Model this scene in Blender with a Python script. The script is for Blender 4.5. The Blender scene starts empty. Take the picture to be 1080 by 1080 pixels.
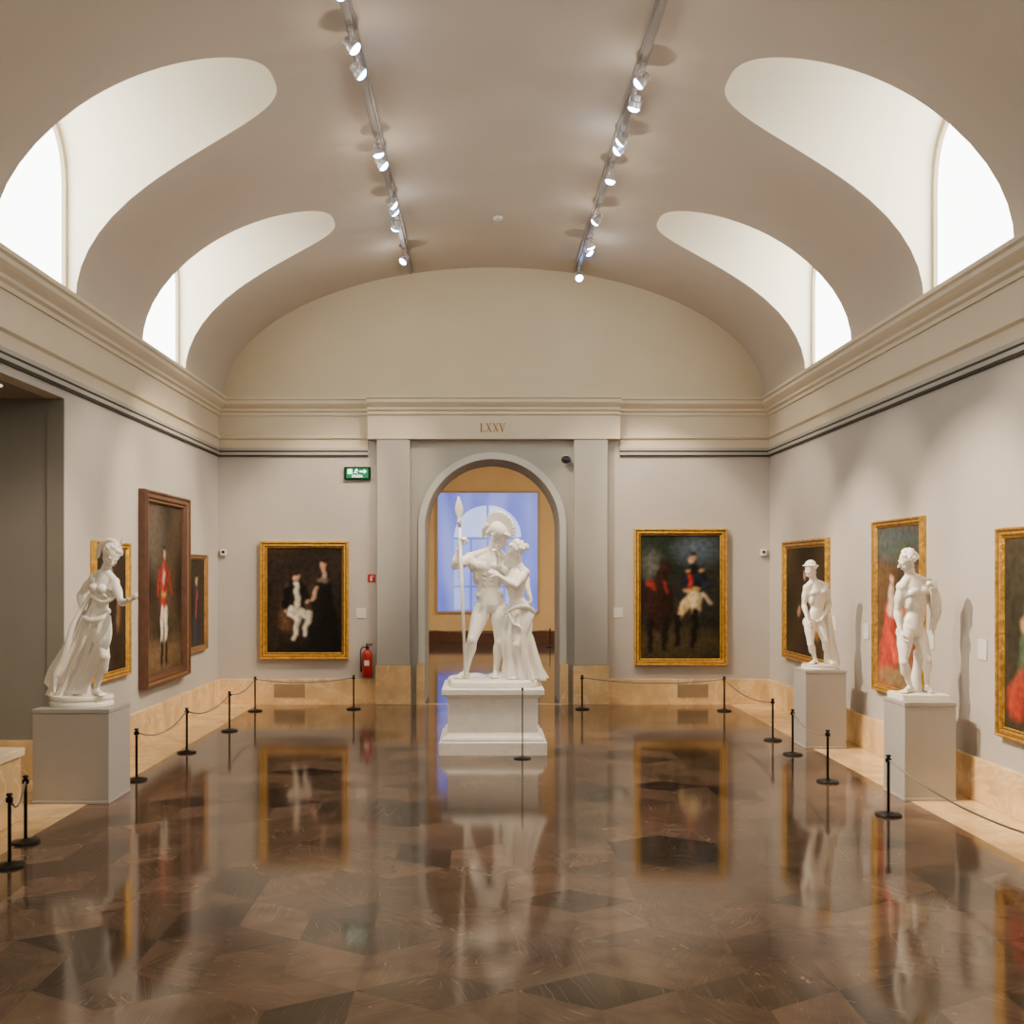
import bpy, bmesh, math, random
import numpy as np
from mathutils import Vector, Matrix
random.seed(7)
S = bpy.context.scene
COL = S.collection
F = 1080.0
CAMX=-0.14; VPX=510.0
def P(px, py, d):
    return Vector((CAMX+(px-VPX)*d/F, d, 1.8+(603-py)*d/F))
def FP(px,py):
    d=1944.0/(py-603); v=P(px,py,d); return (v.x,d)

# ------------------------------------------------------------------ materials
def new_mat(name):
    m = bpy.data.materials.new(name); m.use_nodes = True
    nt = m.node_tree
    return m, nt, nt.nodes['Principled BSDF']
def mat(name, c, rough=0.5, metal=0.0, var=0.0, scale=8.0, bump=0.0, spec=0.5, bscale=None, vein=None, vs=0.55):
    m, nt, b = new_mat(name)
    b.inputs['Base Color'].default_value = (*c, 1)
    b.inputs['Roughness'].default_value = rough
    b.inputs['Metallic'].default_value = metal
    b.inputs['Specular IOR Level'].default_value = spec
    tc = nt.nodes.new('ShaderNodeTexCoord')
    if var > 0:
        n = nt.nodes.new('ShaderNodeTexNoise'); n.inputs['Scale'].default_value = scale
        n.inputs['Detail'].default_value = 5
        nt.links.new(tc.outputs['Object'], n.inputs['Vector'])
        r = nt.nodes.new('ShaderNodeValToRGB')
        r.color_ramp.elements[0].position = 0.3; r.color_ramp.elements[1].position = 0.7
        r.color_ramp.elements[0].color = (*[x*(1-var) for x in c], 1)
        r.color_ramp.elements[1].color = (*[min(1, x*(1+var)) for x in c], 1)
        nt.links.new(n.outputs['Fac'], r.inputs['Fac'])
        out=r.outputs['Color']
        if vein:
            v=nt.nodes.new('ShaderNodeTexNoise'); v.inputs['Scale'].default_value=scale*0.6; v.inputs['Detail'].default_value=6; v.inputs['Distortion'].default_value=1.0
            nt.links.new(tc.outputs['Object'], v.inputs['Vector'])
            s1=nt.nodes.new('ShaderNodeMath'); s1.operation='SUBTRACT'; s1.inputs[1].default_value=0.5; nt.links.new(v.outputs['Fac'],s1.inputs[0])
            a1=nt.nodes.new('ShaderNodeMath'); a1.operation='ABSOLUTE'; nt.links.new(s1.outputs[0],a1.inputs[0])
            mr=nt.nodes.new('ShaderNodeMapRange'); mr.inputs[1].default_value=0; mr.inputs[2].default_value=0.02; mr.inputs[3].default_value=vs; mr.inputs[4].default_value=0
            nt.links.new(a1.outputs[0],mr.inputs[0])
            mx=nt.nodes.new('ShaderNodeMix'); mx.data_type='RGBA'; nt.links.new(mr.outputs[0],mx.inputs[0]); nt.links.new(out,mx.inputs[6]); mx.inputs[7].default_value=(*vein,1)
            out=mx.outputs[2]
        nt.links.new(out, b.inputs['Base Color'])
    if bump > 0:
        n2 = nt.nodes.new('ShaderNodeTexNoise'); n2.inputs['Scale'].default_value = bscale or scale*4
        nt.links.new(tc.outputs['Object'], n2.inputs['Vector'])
        bp = nt.nodes.new('ShaderNodeBump'); bp.inputs['Strength'].default_value = bump
        bp.inputs['Distance'].default_value = 0.01
        nt.links.new(n2.outputs['Fac'], bp.inputs['Height'])
        nt.links.new(bp.outputs['Normal'], b.inputs['Normal'])
    return m
def emit(name, c, s):
    m, nt, b = new_mat(name)
    nt.nodes.remove(b)
    e = nt.nodes.new('ShaderNodeEmission'); e.inputs['Color'].default_value = (*c, 1); e.inputs['Strength'].default_value = s
    nt.links.new(e.outputs[0], nt.nodes['Material Output'].inputs['Surface'])
    return m
M_wall = mat('wall_paint', (0.42, 0.39, 0.355), 0.75, var=0.03, scale=2)
M_dark = mat('shaded_passage_paint', (0.20, 0.19, 0.165), 0.8, var=0.04, scale=2)  # wall grey darkened in the colour, since the passage is unlit
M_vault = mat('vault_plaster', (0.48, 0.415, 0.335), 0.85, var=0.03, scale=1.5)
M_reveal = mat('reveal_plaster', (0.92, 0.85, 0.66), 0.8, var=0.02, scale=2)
M_frame = mat('window_frame_paint', (0.42, 0.35, 0.23), 0.6, var=0.03, scale=4)
M_tymp = mat('tympanum_plaster', (0.57, 0.49, 0.34), 0.85, var=0.03, scale=1.5)
M_trim = mat('cornice_paint', (0.58, 0.505, 0.375), 0.6, var=0.02, scale=3)
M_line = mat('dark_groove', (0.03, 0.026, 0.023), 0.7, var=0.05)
M_pil = mat('pilaster_paint', (0.36, 0.345, 0.305), 0.7, var=0.03, scale=2)
M_stone = mat('beige_marble', (0.68, 0.46, 0.22), 0.20, var=0.22, scale=3.5, vein=(0.82,0.68,0.46))
M_marble = mat('white_marble', (0.90, 0.865, 0.79), 0.27, var=0.04, scale=6)
M_ped = mat('pedestal_grey', (0.36, 0.345, 0.32), 0.6, var=0.02)
M_white = mat('white_veined_marble', (0.84, 0.81, 0.75), 0.35, var=0.05, scale=6, vein=(0.62,0.57,0.50), vs=0.35)
M_gold = mat('gilt', (0.80, 0.46, 0.07), 0.34, 0.8, var=0.3, scale=18, bump=0.6, bscale=60)
M_gold2 = mat('antique_gilt', (0.60, 0.34, 0.06), 0.36, 0.8, var=0.4, scale=22, bump=0.9, bscale=45)
M_goldd = mat('gilt_dark', (0.22, 0.11, 0.025), 0.42, 0.6, var=0.3, scale=18, bump=0.4, bscale=60)
M_wood = mat('brown_wood', (0.085, 0.036, 0.02), 0.35, var=0.25, scale=9)
M_woodg = mat('brown_gilt', (0.32, 0.17, 0.05), 0.4, 0.5, var=0.25, scale=15)
M_black = mat('black_metal', (0.010, 0.009, 0.009), 0.35, 0.6, var=0.1)
M_rope = mat('rope_cord', (0.22, 0.19, 0.16), 0.8, var=0.2, scale=80)
M_track = mat('track_grey', (0.24, 0.21, 0.19), 0.4, var=0.02)
M_lampw = mat('lamp_body_white', (0.50, 0.47, 0.45), 0.3, 0.4, var=0.02)
M_lens = emit('lamp_lens', (0.38, 0.58, 1.0), 36.0)
M_glass = emit('daylight_glass', (1.0, 0.985, 0.94), 11.0)
M_red = mat('red_paint', (0.36, 0.010, 0.012), 0.3, var=0.05)
M_green = emit('exit_green', (0.02, 0.42, 0.13), 0.9)
M_glow = emit('exit_white', (0.80, 1.0, 0.85), 3.5)
M_label = mat('label_card', (0.62, 0.60, 0.56), 0.5, var=0.02)
M_ochre = mat('ochre_wall', (0.66, 0.48, 0.24), 0.8, var=0.06, scale=1.5)
M_dglass = mat('dark_glass', (0.02, 0.02, 0.025), 0.1, var=0.1)
M_letter = mat('bronze_letters', (0.27, 0.16, 0.05), 0.5, 0.2, var=0.1)

# ------------------------------------------------------------------ mesh builder
class MB:
    def __init__(s): s.v=[]; s.f=[]; s.m=[]
    def add(s, vs, fs, mi=0):
        o=len(s.v); s.v += [tuple(v) for v in vs]; s.f += [tuple(o+i for i in f) for f in fs]; s.m += [mi]*len(fs)
        return s
    def clampz(s,z0):
        s.v=[(x,y,max(z,z0)) for x,y,z in s.v]; return s
    def box(s, x0,x1,y0,y1,z0,z1, mi=0):
        vs=[(x,y,z) for z in (z0,z1) for y in (y0,y1) for x in (x0,x1)]
        return s.add(vs, [(0,2,3,1),(4,5,7,6),(0,1,5,4),(2,6,7,3),(0,4,6,2),(1,3,7,5)], mi)
    def prism(s, poly, y0, y1, mi=0):
        n=len(poly); vs=[(x,y0,z) for x,z in poly]+[(x,y1,z) for x,z in poly]
        fs=[tuple(range(n)),tuple(range(2*n-1,n-1,-1))]+[(i,n+i,n+(i+1)%n,(i+1)%n) for i in range(n)]
        return s.add(vs,fs,mi)
    def lathe(s, prof, c=(0,0,0), n=24, mi=0, sq=None):
        vs=[]; fs=[]
        for r,z in prof:
            for i in range(n):
                a=2*math.pi*i/n
                vs.append((c[0]+r*math.cos(a), c[1]+r*math.sin(a), c[2]+z))
        k=len(prof)
        for j in range(k-1):
            for i in range(n):
                fs.append((j*n+i, j*n+(i+1)%n, (j+1)*n+(i+1)%n, (j+1)*n+i))
        fs.append(tuple(range(n-1,-1,-1))); fs.append(tuple((k-1)*n+i for i in range(n)))
        return s.add(vs, fs, mi)
    def tube(s, pts, rads, n=12, mi=0, ball=False):
        pts=[Vector(p) for p in pts]
        if not hasattr(rads,'__len__'): rads=[rads]*len(pts)
        vs=[]; fs=[]; k=len(pts)
        t0=(pts[1]-pts[0]).normalized()
        ref=Vector((0,0,1)) if abs(t0.z)<0.9 else Vector((1,0,0))
        u=t0.cross(ref).normalized()
        for j in range(k):
            t=(pts[min(j+1,k-1)]-pts[max(j-1,0)]).normalized()
            u=(u-t*u.dot(t)).normalized(); w=t.cross(u)
            for i in range(n):
                a=2*math.pi*i/n
                vs.append(pts[j]+(u*math.cos(a)+w*math.sin(a))*rads[j])
        for j in range(k-1):
            for i in range(n):
                fs.append((j*n+i, j*n+(i+1)%n, (j+1)*n+(i+1)%n, (j+1)*n+i))
        fs.append(tuple(range(n-1,-1,-1))); fs.append(tuple((k-1)*n+i for i in range(n)))
        s.add(vs, fs, mi)
        if ball:
            for p,r in zip(pts,rads): s.ell(p,(r,r,r),n=12,m=8,mi=mi)
        return s
    def curve(s, pts, rads, n=10, sub=6):
        pts=[Vector(p) for p in pts]; k=len(pts); op=[];orr=[]
        for i in range(k-1):
            p0=pts[max(i-1,0)];p1=pts[i];p2=pts[i+1];p3=pts[min(i+2,k-1)]
            for q in range(sub):
                t=q/sub
                op.append(0.5*((2*p1)+(p2-p0)*t+(2*p0-5*p1+4*p2-p3)*t*t+(3*p1-p0-3*p2+p3)*t**3)); orr.append(rads[i]*(1-t)+rads[i+1]*t)
        op.append(pts[-1]); orr.append(rads[-1])
        s.tube(op,orr,n=n); s.ell(op[0],(orr[0],)*3,n=10,m=8); s.ell(op[-1],(orr[-1],)*3,n=10,m=8); return s
    def ell(s, c, r, ax=None, n=16, m=10, mi=0):
        c=Vector(c)
        if ax is None: ax=(Vector((1,0,0)),Vector((0,1,0)),Vector((0,0,1)))
        vs=[]; fs=[]
        for j in range(1,m):
            ph=math.pi*j/m
            for i in range(n):
                a=2*math.pi*i/n
                vs.append(c+ax[0]*(r[0]*math.sin(ph)*math.cos(a))+ax[1]*(r[1]*math.sin(ph)*math.sin(a))+ax[2]*(r[2]*math.cos(ph)))
        top=len(vs); vs.append(c+ax[2]*r[2]); bot=len(vs); vs.append(c-ax[2]*r[2])
        for j in range(m-2):
            for i in range(n):
                fs.append((j*n+i,(j+1)*n+i,(j+1)*n+(i+1)%n,j*n+(i+1)%n))
        for i in range(n):
            fs.append((top,i,(i+1)%n)); fs.append((bot,(m-2)*n+(i+1)%n,(m-2)*n+i))
        return s.add(vs,fs,mi)
    def eloft(s, cs, rx, ry, lats, n=24, mi=0):
        cs=[Vector(c) for c in cs]; k=len(cs); vs=[]; fs=[]
        for j in range(k):
            t=(cs[min(j+1,k-1)]-cs[max(j-1,0)]).normalized()
            l=lats[j]; l=(l-t*l.dot(t)).normalized(); w=t.cross(l)
            for i in range(n):
                a=2*math.pi*i/n
                vs.append(cs[j]+l*rx[j]*math.cos(a)+w*ry[j]*math.sin(a))
        for j in range(k-1):
            for i in range(n):
                fs.append((j*n+i, j*n+(i+1)%n, (j+1)*n+(i+1)%n, (j+1)*n+i))
        fs.append(tuple(range(n-1,-1,-1))); fs.append(tuple((k-1)*n+i for i in range(n)))
        return s.add(vs,fs,mi)
    def drape(s, keys, folds=11, sub=8, n=110, twist=0.8, seed=0):
        rnd=random.Random(seed); ph=[rnd.uniform(0,6.28) for _ in range(4)]
        R=[]
        for a,b in zip(keys[:-1],keys[1:]):
            for q in range(sub):
                t=q/sub; R.append((Vector(a[0]).lerp(Vector(b[0]),t),a[1]*(1-t)+b[1]*t,a[2]*(1-t)+b[2]*t,a[3]*(1-t)+b[3]*t))
        a=keys[-1]; R.append((Vector(a[0]),a[1],a[2],a[3]))
        vs=[]; fs=[]; k=len(R)
        for j,(c,rx,ry,am) in enumerate(R):
            tt=j/(k-1)
            for i in range(n):
                th=2*math.pi*i/n
                f=math.sin(folds*th+ph[0]+twist*tt*3)+0.6*math.sin((folds//2+1)*th+ph[1]-twist*tt*4)+0.35*math.sin((folds*2-1)*th+ph[2]+tt*2)
                g=1+am*f
                vs.append((c.x+rx*g*math.cos(th), c.y+ry*g*math.sin(th), c.z))
        for j in range(k-1):
            for i in range(n):
                fs.append((j*n+i,(j+1)*n+i,(j+1)*n+(i+1)%n,j*n+(i+1)%n))
        fs.append(tuple(range(n))); fs.append(tuple((k-1)*n+i for i in range(n-1,-1,-1)))
        return s.add(vs,fs)
    def obj(s, name, mats, loc=(0,0,0), parent=None, smooth=False, rot=None):
        me=bpy.data.meshes.new(name); me.from_pydata(s.v,[],s.f)
        for m in (mats if isinstance(mats,(list,tuple)) else [mats]): me.materials.append(m)
        me.polygons.foreach_set('material_index', s.m)
        if smooth: me.polygons.foreach_set('use_smooth',[True]*len(me.polygons))
        me.update()
        o=bpy.data.objects.new(name,me); COL.objects.link(o)
        o.location=loc
        if rot: o.rotation_euler=rot
        if parent: o.parent=parent
        return o
def fixn(o):
    bm=bmesh.new(); bm.from_mesh(o.data); bmesh.ops.recalc_face_normals(bm,faces=bm.faces); bm.to_mesh(o.data); bm.free(); return o
def autosmooth(o, ang=35):
    me=o.data
    bm=bmesh.new(); bm.from_mesh(me)
    for e in bm.edges:
        e.smooth = len(e.link_faces)==2 and e.calc_face_angle(0) < math.radians(ang)
    for f in bm.faces: f.smooth=True
    bm.to_mesh(me); bm.free(); return o
def empty(name, loc, rotz=0):
    o=bpy.data.objects.new(name,None); o.empty_display_size=0.1; o.location=loc; o.rotation_euler=(0,0,rotz); COL.objects.link(o); return o
def meta(o,label,cat,group=None):
    o['label']=label; o['category']=cat
    if group: o['group']=group
    return o
def struct(o,label=None):
    o['kind']='structure'
    if label: o['label']=label
    return o
def bevel(o,w=0.006,seg=2):
    m=o.modifiers.new('b','BEVEL'); m.width=w; m.segments=seg; m.limit_method='ANGLE'; return o

# ------------------------------------------------------------------ room dims
W=3.77; D=14.0; Y0=-3.0
A=3.70; Zs=4.17; Bv=1.79; H=1.56; Wout=3.80; NN=2.9; ST=0.56
WIN=[(4.89,0.76),(8.17,0.76),(11.45,0.76)]

# vault -------------------------------------------------------------
mb=MB()
K=40
rows=[(1.0,H*ST*i/6) for i in range(6)]
for k in range(K+1):
    ph=(math.pi/2)*(1-(1-k/K)**2)
    u=max(0,math.cos(ph))**(2/NN); z=math.sin(ph)**(2/NN)
    if k==K: u=0; z=1
    rows.append((u,H*(ST+(1-ST)*z)))
th0=math.asin(H/Bv)
up=[(0.0, Bv*math.sin(th0+(math.pi/2-th0)*i/16)) for i in range(1,17)]
allrows=rows+up
for sgn in (1,-1):
    grid=[]
    for u,z in allrows:
        X=A*math.sqrt(max(0,1-(z/Bv)**2))
        ys=[Y0]
        for yc,hw in WIN: ys += [yc-hw*u, yc+hw*u]
        ys.append(D)
        grid.append([(sgn*X,y,Zs+z) for y in ys])
    ncol=len(grid[0])
    vs=[p for r in grid for p in r]; fs=[]
    for j in range(len(grid)-1):
        for c in range(0,ncol,2):
            q=(j*ncol+c, j*ncol+c+1,(j+1)*ncol+c+1,(j+1)*ncol+c)
            fs.append(q if sgn>0 else q[::-1])
    mb.add(vs,fs,0)
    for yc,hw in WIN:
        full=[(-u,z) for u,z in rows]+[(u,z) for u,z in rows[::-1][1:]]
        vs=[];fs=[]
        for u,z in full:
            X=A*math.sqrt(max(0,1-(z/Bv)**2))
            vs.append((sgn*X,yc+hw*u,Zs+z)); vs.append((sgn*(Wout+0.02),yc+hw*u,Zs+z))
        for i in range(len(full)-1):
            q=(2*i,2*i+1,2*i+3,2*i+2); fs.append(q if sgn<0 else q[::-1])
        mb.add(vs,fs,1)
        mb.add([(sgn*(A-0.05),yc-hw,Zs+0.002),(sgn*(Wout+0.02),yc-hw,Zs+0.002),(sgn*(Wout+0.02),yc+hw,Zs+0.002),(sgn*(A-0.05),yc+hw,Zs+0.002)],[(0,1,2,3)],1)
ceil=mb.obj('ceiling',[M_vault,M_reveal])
bm=bmesh.new(); bm.from_mesh(ceil.data)
bmesh.ops.remove_doubles(bm,verts=[v for v in bm.verts if abs(v.co.x)<1e-4],dist=1e-4)
bm.to_mesh(ceil.data); bm.free()
autosmooth(ceil,28); struct(ceil,'barrel vaulted plaster ceiling with deep window recesses')

# windows
wn=0
for yc,hw in WIN:
    for sgn in (-1,1):
        wn+=1
        full=[(-u,z) for u,z in rows]+[(u,z) for u,z in rows[::-1][1:]]
        ring=[(yc+hw*u,Zs+z) for u,z in full]
        cy,cz=yc,Zs+H*0.45
        def inset(p,t=0.05): 
            return (cy+(p[0]-cy)*(1-t/hw), cz+(p[1]-cz)*(1-t/(H*0.5)))
        inn=[inset(p) for p in ring]
        fr=MB(); n=len(ring); vs=[]
        X=sgn*Wout
        for (y,z),(yi,zi) in zip(ring,inn):
            vs += [(X,y,z),(X-sgn*0.035,y,z),(X-sgn*0.035,yi,zi),(X,yi,zi)]
        fs=[]
        for i in range(n):
            j=(i+1)%n
            for q in range(3):
                fs.append((4*i+q,4*j+q,4*j+q+1,4*i+q+1))
        fr.add(vs,fs)
        w=fixn(fr.obj('window_%d'%wn,M_frame)); struct(w,'arched clerestory window in the vault')
        g=MB(); g.add([(X,y,z) for y,z in ring],[tuple(range(n))])
        go=g.obj('window_glass',M_glass,parent=w); go['kind']='structure'

# cornice/entablature -------------------------------------------------
def extr(mb,prof,axis,a0,a1,base,sign):
    vs=[]
    for a in (a0,a1):
        for p,z in prof:
            if axis=='y': vs.append((base-sign*p,a,z))
            else: vs.append((a,base-sign*p,z))
    n=len(prof); fs=[(i,(i+1)%n,n+(i+1)%n,n+i) for i in range(n)]
    fs += [tuple(range(n-1,-1,-1)),tuple(range(n,2*n))]
    mb.add(vs,fs)
corn=[(0,3.93),(0.03,3.93),(0.03,3.97),(0.06,3.99),(0.06,4.02),(0.10,4.05),(0.13,4.08),(0.13,4.12),(0.155,4.135),(0.155,4.17),(0,4.17)]
low=[(0,3.49),(0.02,3.49),(0.02,3.60),(0.05,3.62),(0.05,3.65),(0.01,3.66),(0.01,3.94),(0,3.94)]
lines=[(0,3.395),(0.035,3.395),(0.035,3.43),(0.018,3.432),(0.018,3.452),(0.03,3.454),(0.03,3.49),(0,3.49)]
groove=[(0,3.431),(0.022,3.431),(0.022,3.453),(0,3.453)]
groove2=[(0,3.373),(0.025,3.373),(0.025,3.395),(0,3.395)]  # near-black strip directly below the moulding
tn=0
def trimset(axis,a0,a1,base,sign,which):
    global tn
    for prof,m,lab in which:
        tn+=1
        mb=MB(); extr(mb,prof,axis,a0,a1,base,sign)
        struct(fixn(mb.obj('trim_%d'%tn,m)),lab)
full=[(corn,M_trim,'stepped crown cornice moulding'),(low,M_trim,'plain frieze band'),(lines,M_pil,'lower picture moulding'),(groove,M_line,'dark groove in the moulding'),(groove2,M_line,'dark line under the moulding')]
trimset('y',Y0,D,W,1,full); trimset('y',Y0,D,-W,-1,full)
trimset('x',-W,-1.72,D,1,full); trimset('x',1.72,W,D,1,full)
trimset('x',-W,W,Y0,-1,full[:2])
pj=0.13
trimset('x',-1.71,1.71,D,1,[([(0,z) if p==0 else (p+pj,z) for p,z in corn],M_trim,'projecting crown cornice above the doorway'),
    ([(0,3.60),(pj+0.01,3.60),(pj+0.01,3.63),(pj,3.635),(pj,3.94),(0,3.94)],M_trim,'projecting frieze above the doorway')])
# walls ---------------------------------------------------------------
def quad(mb,a,b,c,d,mi=0): mb.add([a,b,c,d],[(0,1,2,3)],mi)
mb=MB(); mb.box(W,W+0.15,Y0,D,0,4.17); struct(mb.obj('wall_right',M_wall),'pale grey painted gallery wall')
PO0,PO1,PH=5.6,8.87,3.3
mb=MB(); mb.box(-W-0.15,-W,PO1,D,0,4.17); mb.box(-W-0.15,-W,Y0,PO0,0,4.17); mb.box(-W-0.15,-W,PO0,PO1,PH,4.17)
struct(mb.obj('wall_left',M_wall),'pale grey gallery wall with a wide side opening')
mb=MB(); mb.box(-W,W,Y0-0.15,Y0,0,6.1); struct(mb.obj('wall_front',M_wall),'pale grey end wall')
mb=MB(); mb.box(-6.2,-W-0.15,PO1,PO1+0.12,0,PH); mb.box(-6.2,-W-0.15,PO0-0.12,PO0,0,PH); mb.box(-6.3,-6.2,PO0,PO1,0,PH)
struct(mb.obj('wall_passage',M_dark),'grey passage wall beyond the side opening, shade painted in')
mb=MB(); mb.box(-6.3,-W-0.15,PO0,PO1,PH,PH+0.1); struct(mb.obj('ceiling_passage',M_dark),'passage soffit, shade painted in')
mb=MB(); mb.box(-6.3,-W-0.0,PO0,PO1,-0.05,0.001); struct(mb.obj('floor_passage',M_stone),'light stone passage floor')
mb=MB(); mb.box(-6.2,-W-0.0,PO1-0.03,PO1,0,0.34); struct(mb.obj('baseboard_passage',M_stone),'beige marble baseboard')
mb=MB(); mb.box(-W-0.151,-W-0.005,PO1-0.006,PO1+0.001,0.0,PH); struct(mb.obj('trim_90',M_dark),'jamb of the side opening, shade painted in')  # thin sheet that paints the jamb's shade dark

# back wall with arch
CX=-0.02; R0=0.92; CZ=2.42
def arch_wall(mb,y,x0,x1,z1,cx,r,cz,mi=0,flip=False,n=36):
    def q(*p): 
        mb.add(p,[(0,1,2,3)] if not flip else [(3,2,1,0)],mi)
    q((x0,y,0),(cx-r,y,0),(cx-r,y,z1),(x0,y,z1)); q((cx+r,y,0),(x1,y,0),(x1,y,z1),(cx+r,y,z1))
    for i in range(n):
        a0=math.pi*(1-i/n); a1=math.pi*(1-(i+1)/n)
        p0=(cx+r*math.cos(a0),y,cz+r*math.sin(a0)); p1=(cx+r*math.cos(a1),y,cz+r*math.sin(a1))
        q(p0,p1,(p1[0],y,z1),(p0[0],y,z1))
TH=1.0; AX=3.9; AD=26.0
mb=MB(); arch_wall(mb,D,-W-0.15,W+0.15,4.15,CX,R0,CZ)
quad(mb,(-W-0.3,D,4.15),(W+0.3,D,4.15),(W+0.3,D,6.1),(-W-0.3,D,6.1),1)
n=36; loop=[(CX-R0,0)]+[(CX+R0*math.cos(math.pi*(1-i/n)),CZ+R0*math.sin(math.pi*(1-i/n))) for i in range(n+1)]+[(CX+R0,0)]
vs=[]
for x,z in loop: vs += [(x,D,z),(x,D+TH,z)]
mb.add(vs,[(2*i,2*i+1,2*i+3,2*i+2) for i in range(len(loop)-1)],2)
arch_wall(mb,D+TH,-AX,AX,4.6,CX,R0,CZ,mi=3,flip=True)
wb=mb.obj('wall_back',[M_wall,M_tymp,M_wall,M_ochre]); struct(wb,'end wall with arched doorway and plastered lunette')
mb=MB(); mb.box(-1.13,CX-R0,D-0.006,D-0.001,0.0,3.6); mb.box(CX+R0,1.10,D-0.006,D-0.001,0.0,3.6)
for i in range(n):
    a0=math.pi*(1-i/n); a1=math.pi*(1-(i+1)/n)
    p0=(CX+R0*math.cos(a0),D-0.006,CZ+R0*math.sin(a0)); p1=(CX+R0*math.cos(a1),D-0.006,CZ+R0*math.sin(a1))
    mb.add([p0,p1,(p1[0],D-0.006,3.6),(p0[0],D-0.006,3.6)],[(0,1,2,3)])
struct(mb.obj('trim_59',M_pil),'darker grey recessed panel around the arch')
mb=MB(); vs=[]
ri,ro=R0,R0+0.09
def lp(r,z0=0.0): return [(CX-r,z0)]+[(CX+r*math.cos(math.pi*(1-i/n)),CZ+r*math.sin(math.pi*(1-i/n))) for i in range(n+1)]+[(CX+r,z0)]
L1=lp(ri,0.55); L2=lp(ro,0.55)
for (xa,za),(xb,zb) in zip(L1,L2):
    vs += [(xa,D,za),(xa,D-0.03,za),(xb,D-0.03,zb),(xb,D,zb)]
fs=[]
for i in range(len(L1)-1):
    for q in range(3): fs.append((4*i+q,4*i+q+1,4*(i+1)+q+1,4*(i+1)+q))
fs.append((0,1,2,3)); fs.append(tuple(4*(len(L1)-1)+q for q in (3,2,1,0)))
mb.add(vs,fs); o=fixn(mb.obj('trim_60',mat('archivolt_paint',(0.52,0.52,0.47),0.6,var=0.02))); autosmooth(o,40); struct(o,'flat pale archivolt band around the doorway')
mb=MB()
for sx in (-1,1):
    xa=CX+sx*R0; xb=CX+sx*(ro+0.02); mb.box(min(xa,xb),max(xa,xb),D-0.08,D,0,0.55)
struct(mb.obj('trim_61',M_stone),'beige marble door jamb bases')
k=61
for x0,x1 in ((-1.59,-1.14),(1.09,1.545)):
    k+=1; mb=MB(); mb.box(x0,x1,D-0.12,D,0.53,3.63); struct(bevel(mb.obj('trim_%d'%k,M_pil),0.008),'flat grey pilaster beside the doorway')
    k+=1; mb=MB(); mb.box(x0-0.015,x1+0.015,D-0.145,D,0,0.53); struct(bevel(mb.obj('trim_%d'%k,M_stone),0.006),'beige marble pilaster base')
def baseb(name,*b): mb=MB(); mb.box(*b); struct(bevel(mb.obj(name,M_stone),0.006),'beige marble baseboard')
BH=0.34
baseb('baseboard_right',W-0.05,W,Y0,D,0,BH)
baseb('baseboard_left',-W,-W+0.05,PO1,D,0,BH)
baseb('baseboard_left_near',-W,-W+0.05,Y0,PO0,0,BH)
baseb('baseboard_back',-W,-1.61,D-0.05,D,0,BH)
baseb('baseboard_back_east',1.565,W,D-0.05,D,0,BH)

# floor --------------------------------------------------------------
bm=bmesh.new(); cl=bm.loops.layers.color.new('Tile')
e=0.40
def rh(c,ang): 
    v0=Vector(c); a=Vector((math.cos(ang),math.sin(ang),0))*e; b=Vector((math.cos(ang+2*math.pi/3),math.sin(ang+2*math.pi/3),0))*e
    return [v0,v0+a,v0+a+b,v0+b]
rnd=random.Random(11)
dx=math.sqrt(3)*e; dy=1.5*e
for j in range(-8,27):
    for i in range(-8,9):
        c=(i*dx+(dx/2 if j%2 else 0), j*dy,0)
        hv=rnd.random()
        for q in range(3):
            pts=rh(c,math.pi/6+q*2*math.pi/3)
            f=bm.faces.new([bm.verts.new(p) for p in pts])
            t=rnd.random()
            val = 0.36+0.06*q+0.24*t
            if rnd.random()<0.10: val=0.02+0.10*t
            for l in f.loops: l[cl]=(val,rnd.random(),0,1)
orig=list(bm.faces)
res=bmesh.ops.inset_individual(bm,faces=orig,thickness=0.0022)
inner=set(orig)
for f in bm.faces:
    if f not in inner:
        for l in f.loops: l[cl]=(1.0,0.5,1,1)
XF=3.21
for co,no in (((XF,0,0),(1,0,0)),((-XF,0,0),(-1,0,0)),((0,D-0.12,0),(0,1,0)),((0,Y0,0),(0,-1,0))):
    bmesh.ops.bisect_plane(bm,geom=list(bm.verts)+list(bm.edges)+list(bm.faces),plane_co=co,plane_no=no,clear_outer=True)
def bq(x0,x1,y0,y1):
    f=bm.faces.new([bm.verts.new(p) for p in ((x0,y0,0),(x1,y0,0),(x1,y1,0),(x0,y1,0))]); f.material_index=1
y=Y0
while y<D-0.12:
    y2=min(y+0.9,D-0.12); bq(-W,-XF,y,y2); bq(XF,W,y,y2); y=y2
bq(-W,W,D-0.12,D)
bmesh.ops.recalc_face_normals(bm,faces=bm.faces)
for f in bm.faces:
    if f.normal.z<0: f.normal_flip()
me=bpy.data.meshes.new('floor'); bm.to_mesh(me); bm.free()
m,nt,b=new_mat('polished_brown_marble')
at=nt.nodes.new('ShaderNodeAttribute'); at.attribute_name='Tile'
sep=nt.nodes.new('ShaderNodeSeparateColor'); nt.links.new(at.outputs['Color'],sep.inputs[0])
rp=nt.nodes.new('ShaderNodeValToRGB'); nt.links.new(sep.outputs[0],rp.inputs['Fac'])
rp.color_ramp.elements[0].color=(0.036,0.024,0.018,1); rp.color_ramp.elements[1].color=(0.47,0.285,0.175,1)
el=rp.color_ramp.elements.new(0.5); el.color=(0.205,0.124,0.080,1)
tc=nt.nodes.new('ShaderNodeTexCoord'); nz=nt.nodes.new('ShaderNodeTexNoise'); nz.inputs['Scale'].default_value=4.0; nz.inputs['Detail'].default_value=8; nz.inputs['Distortion'].default_value=0.4
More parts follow.
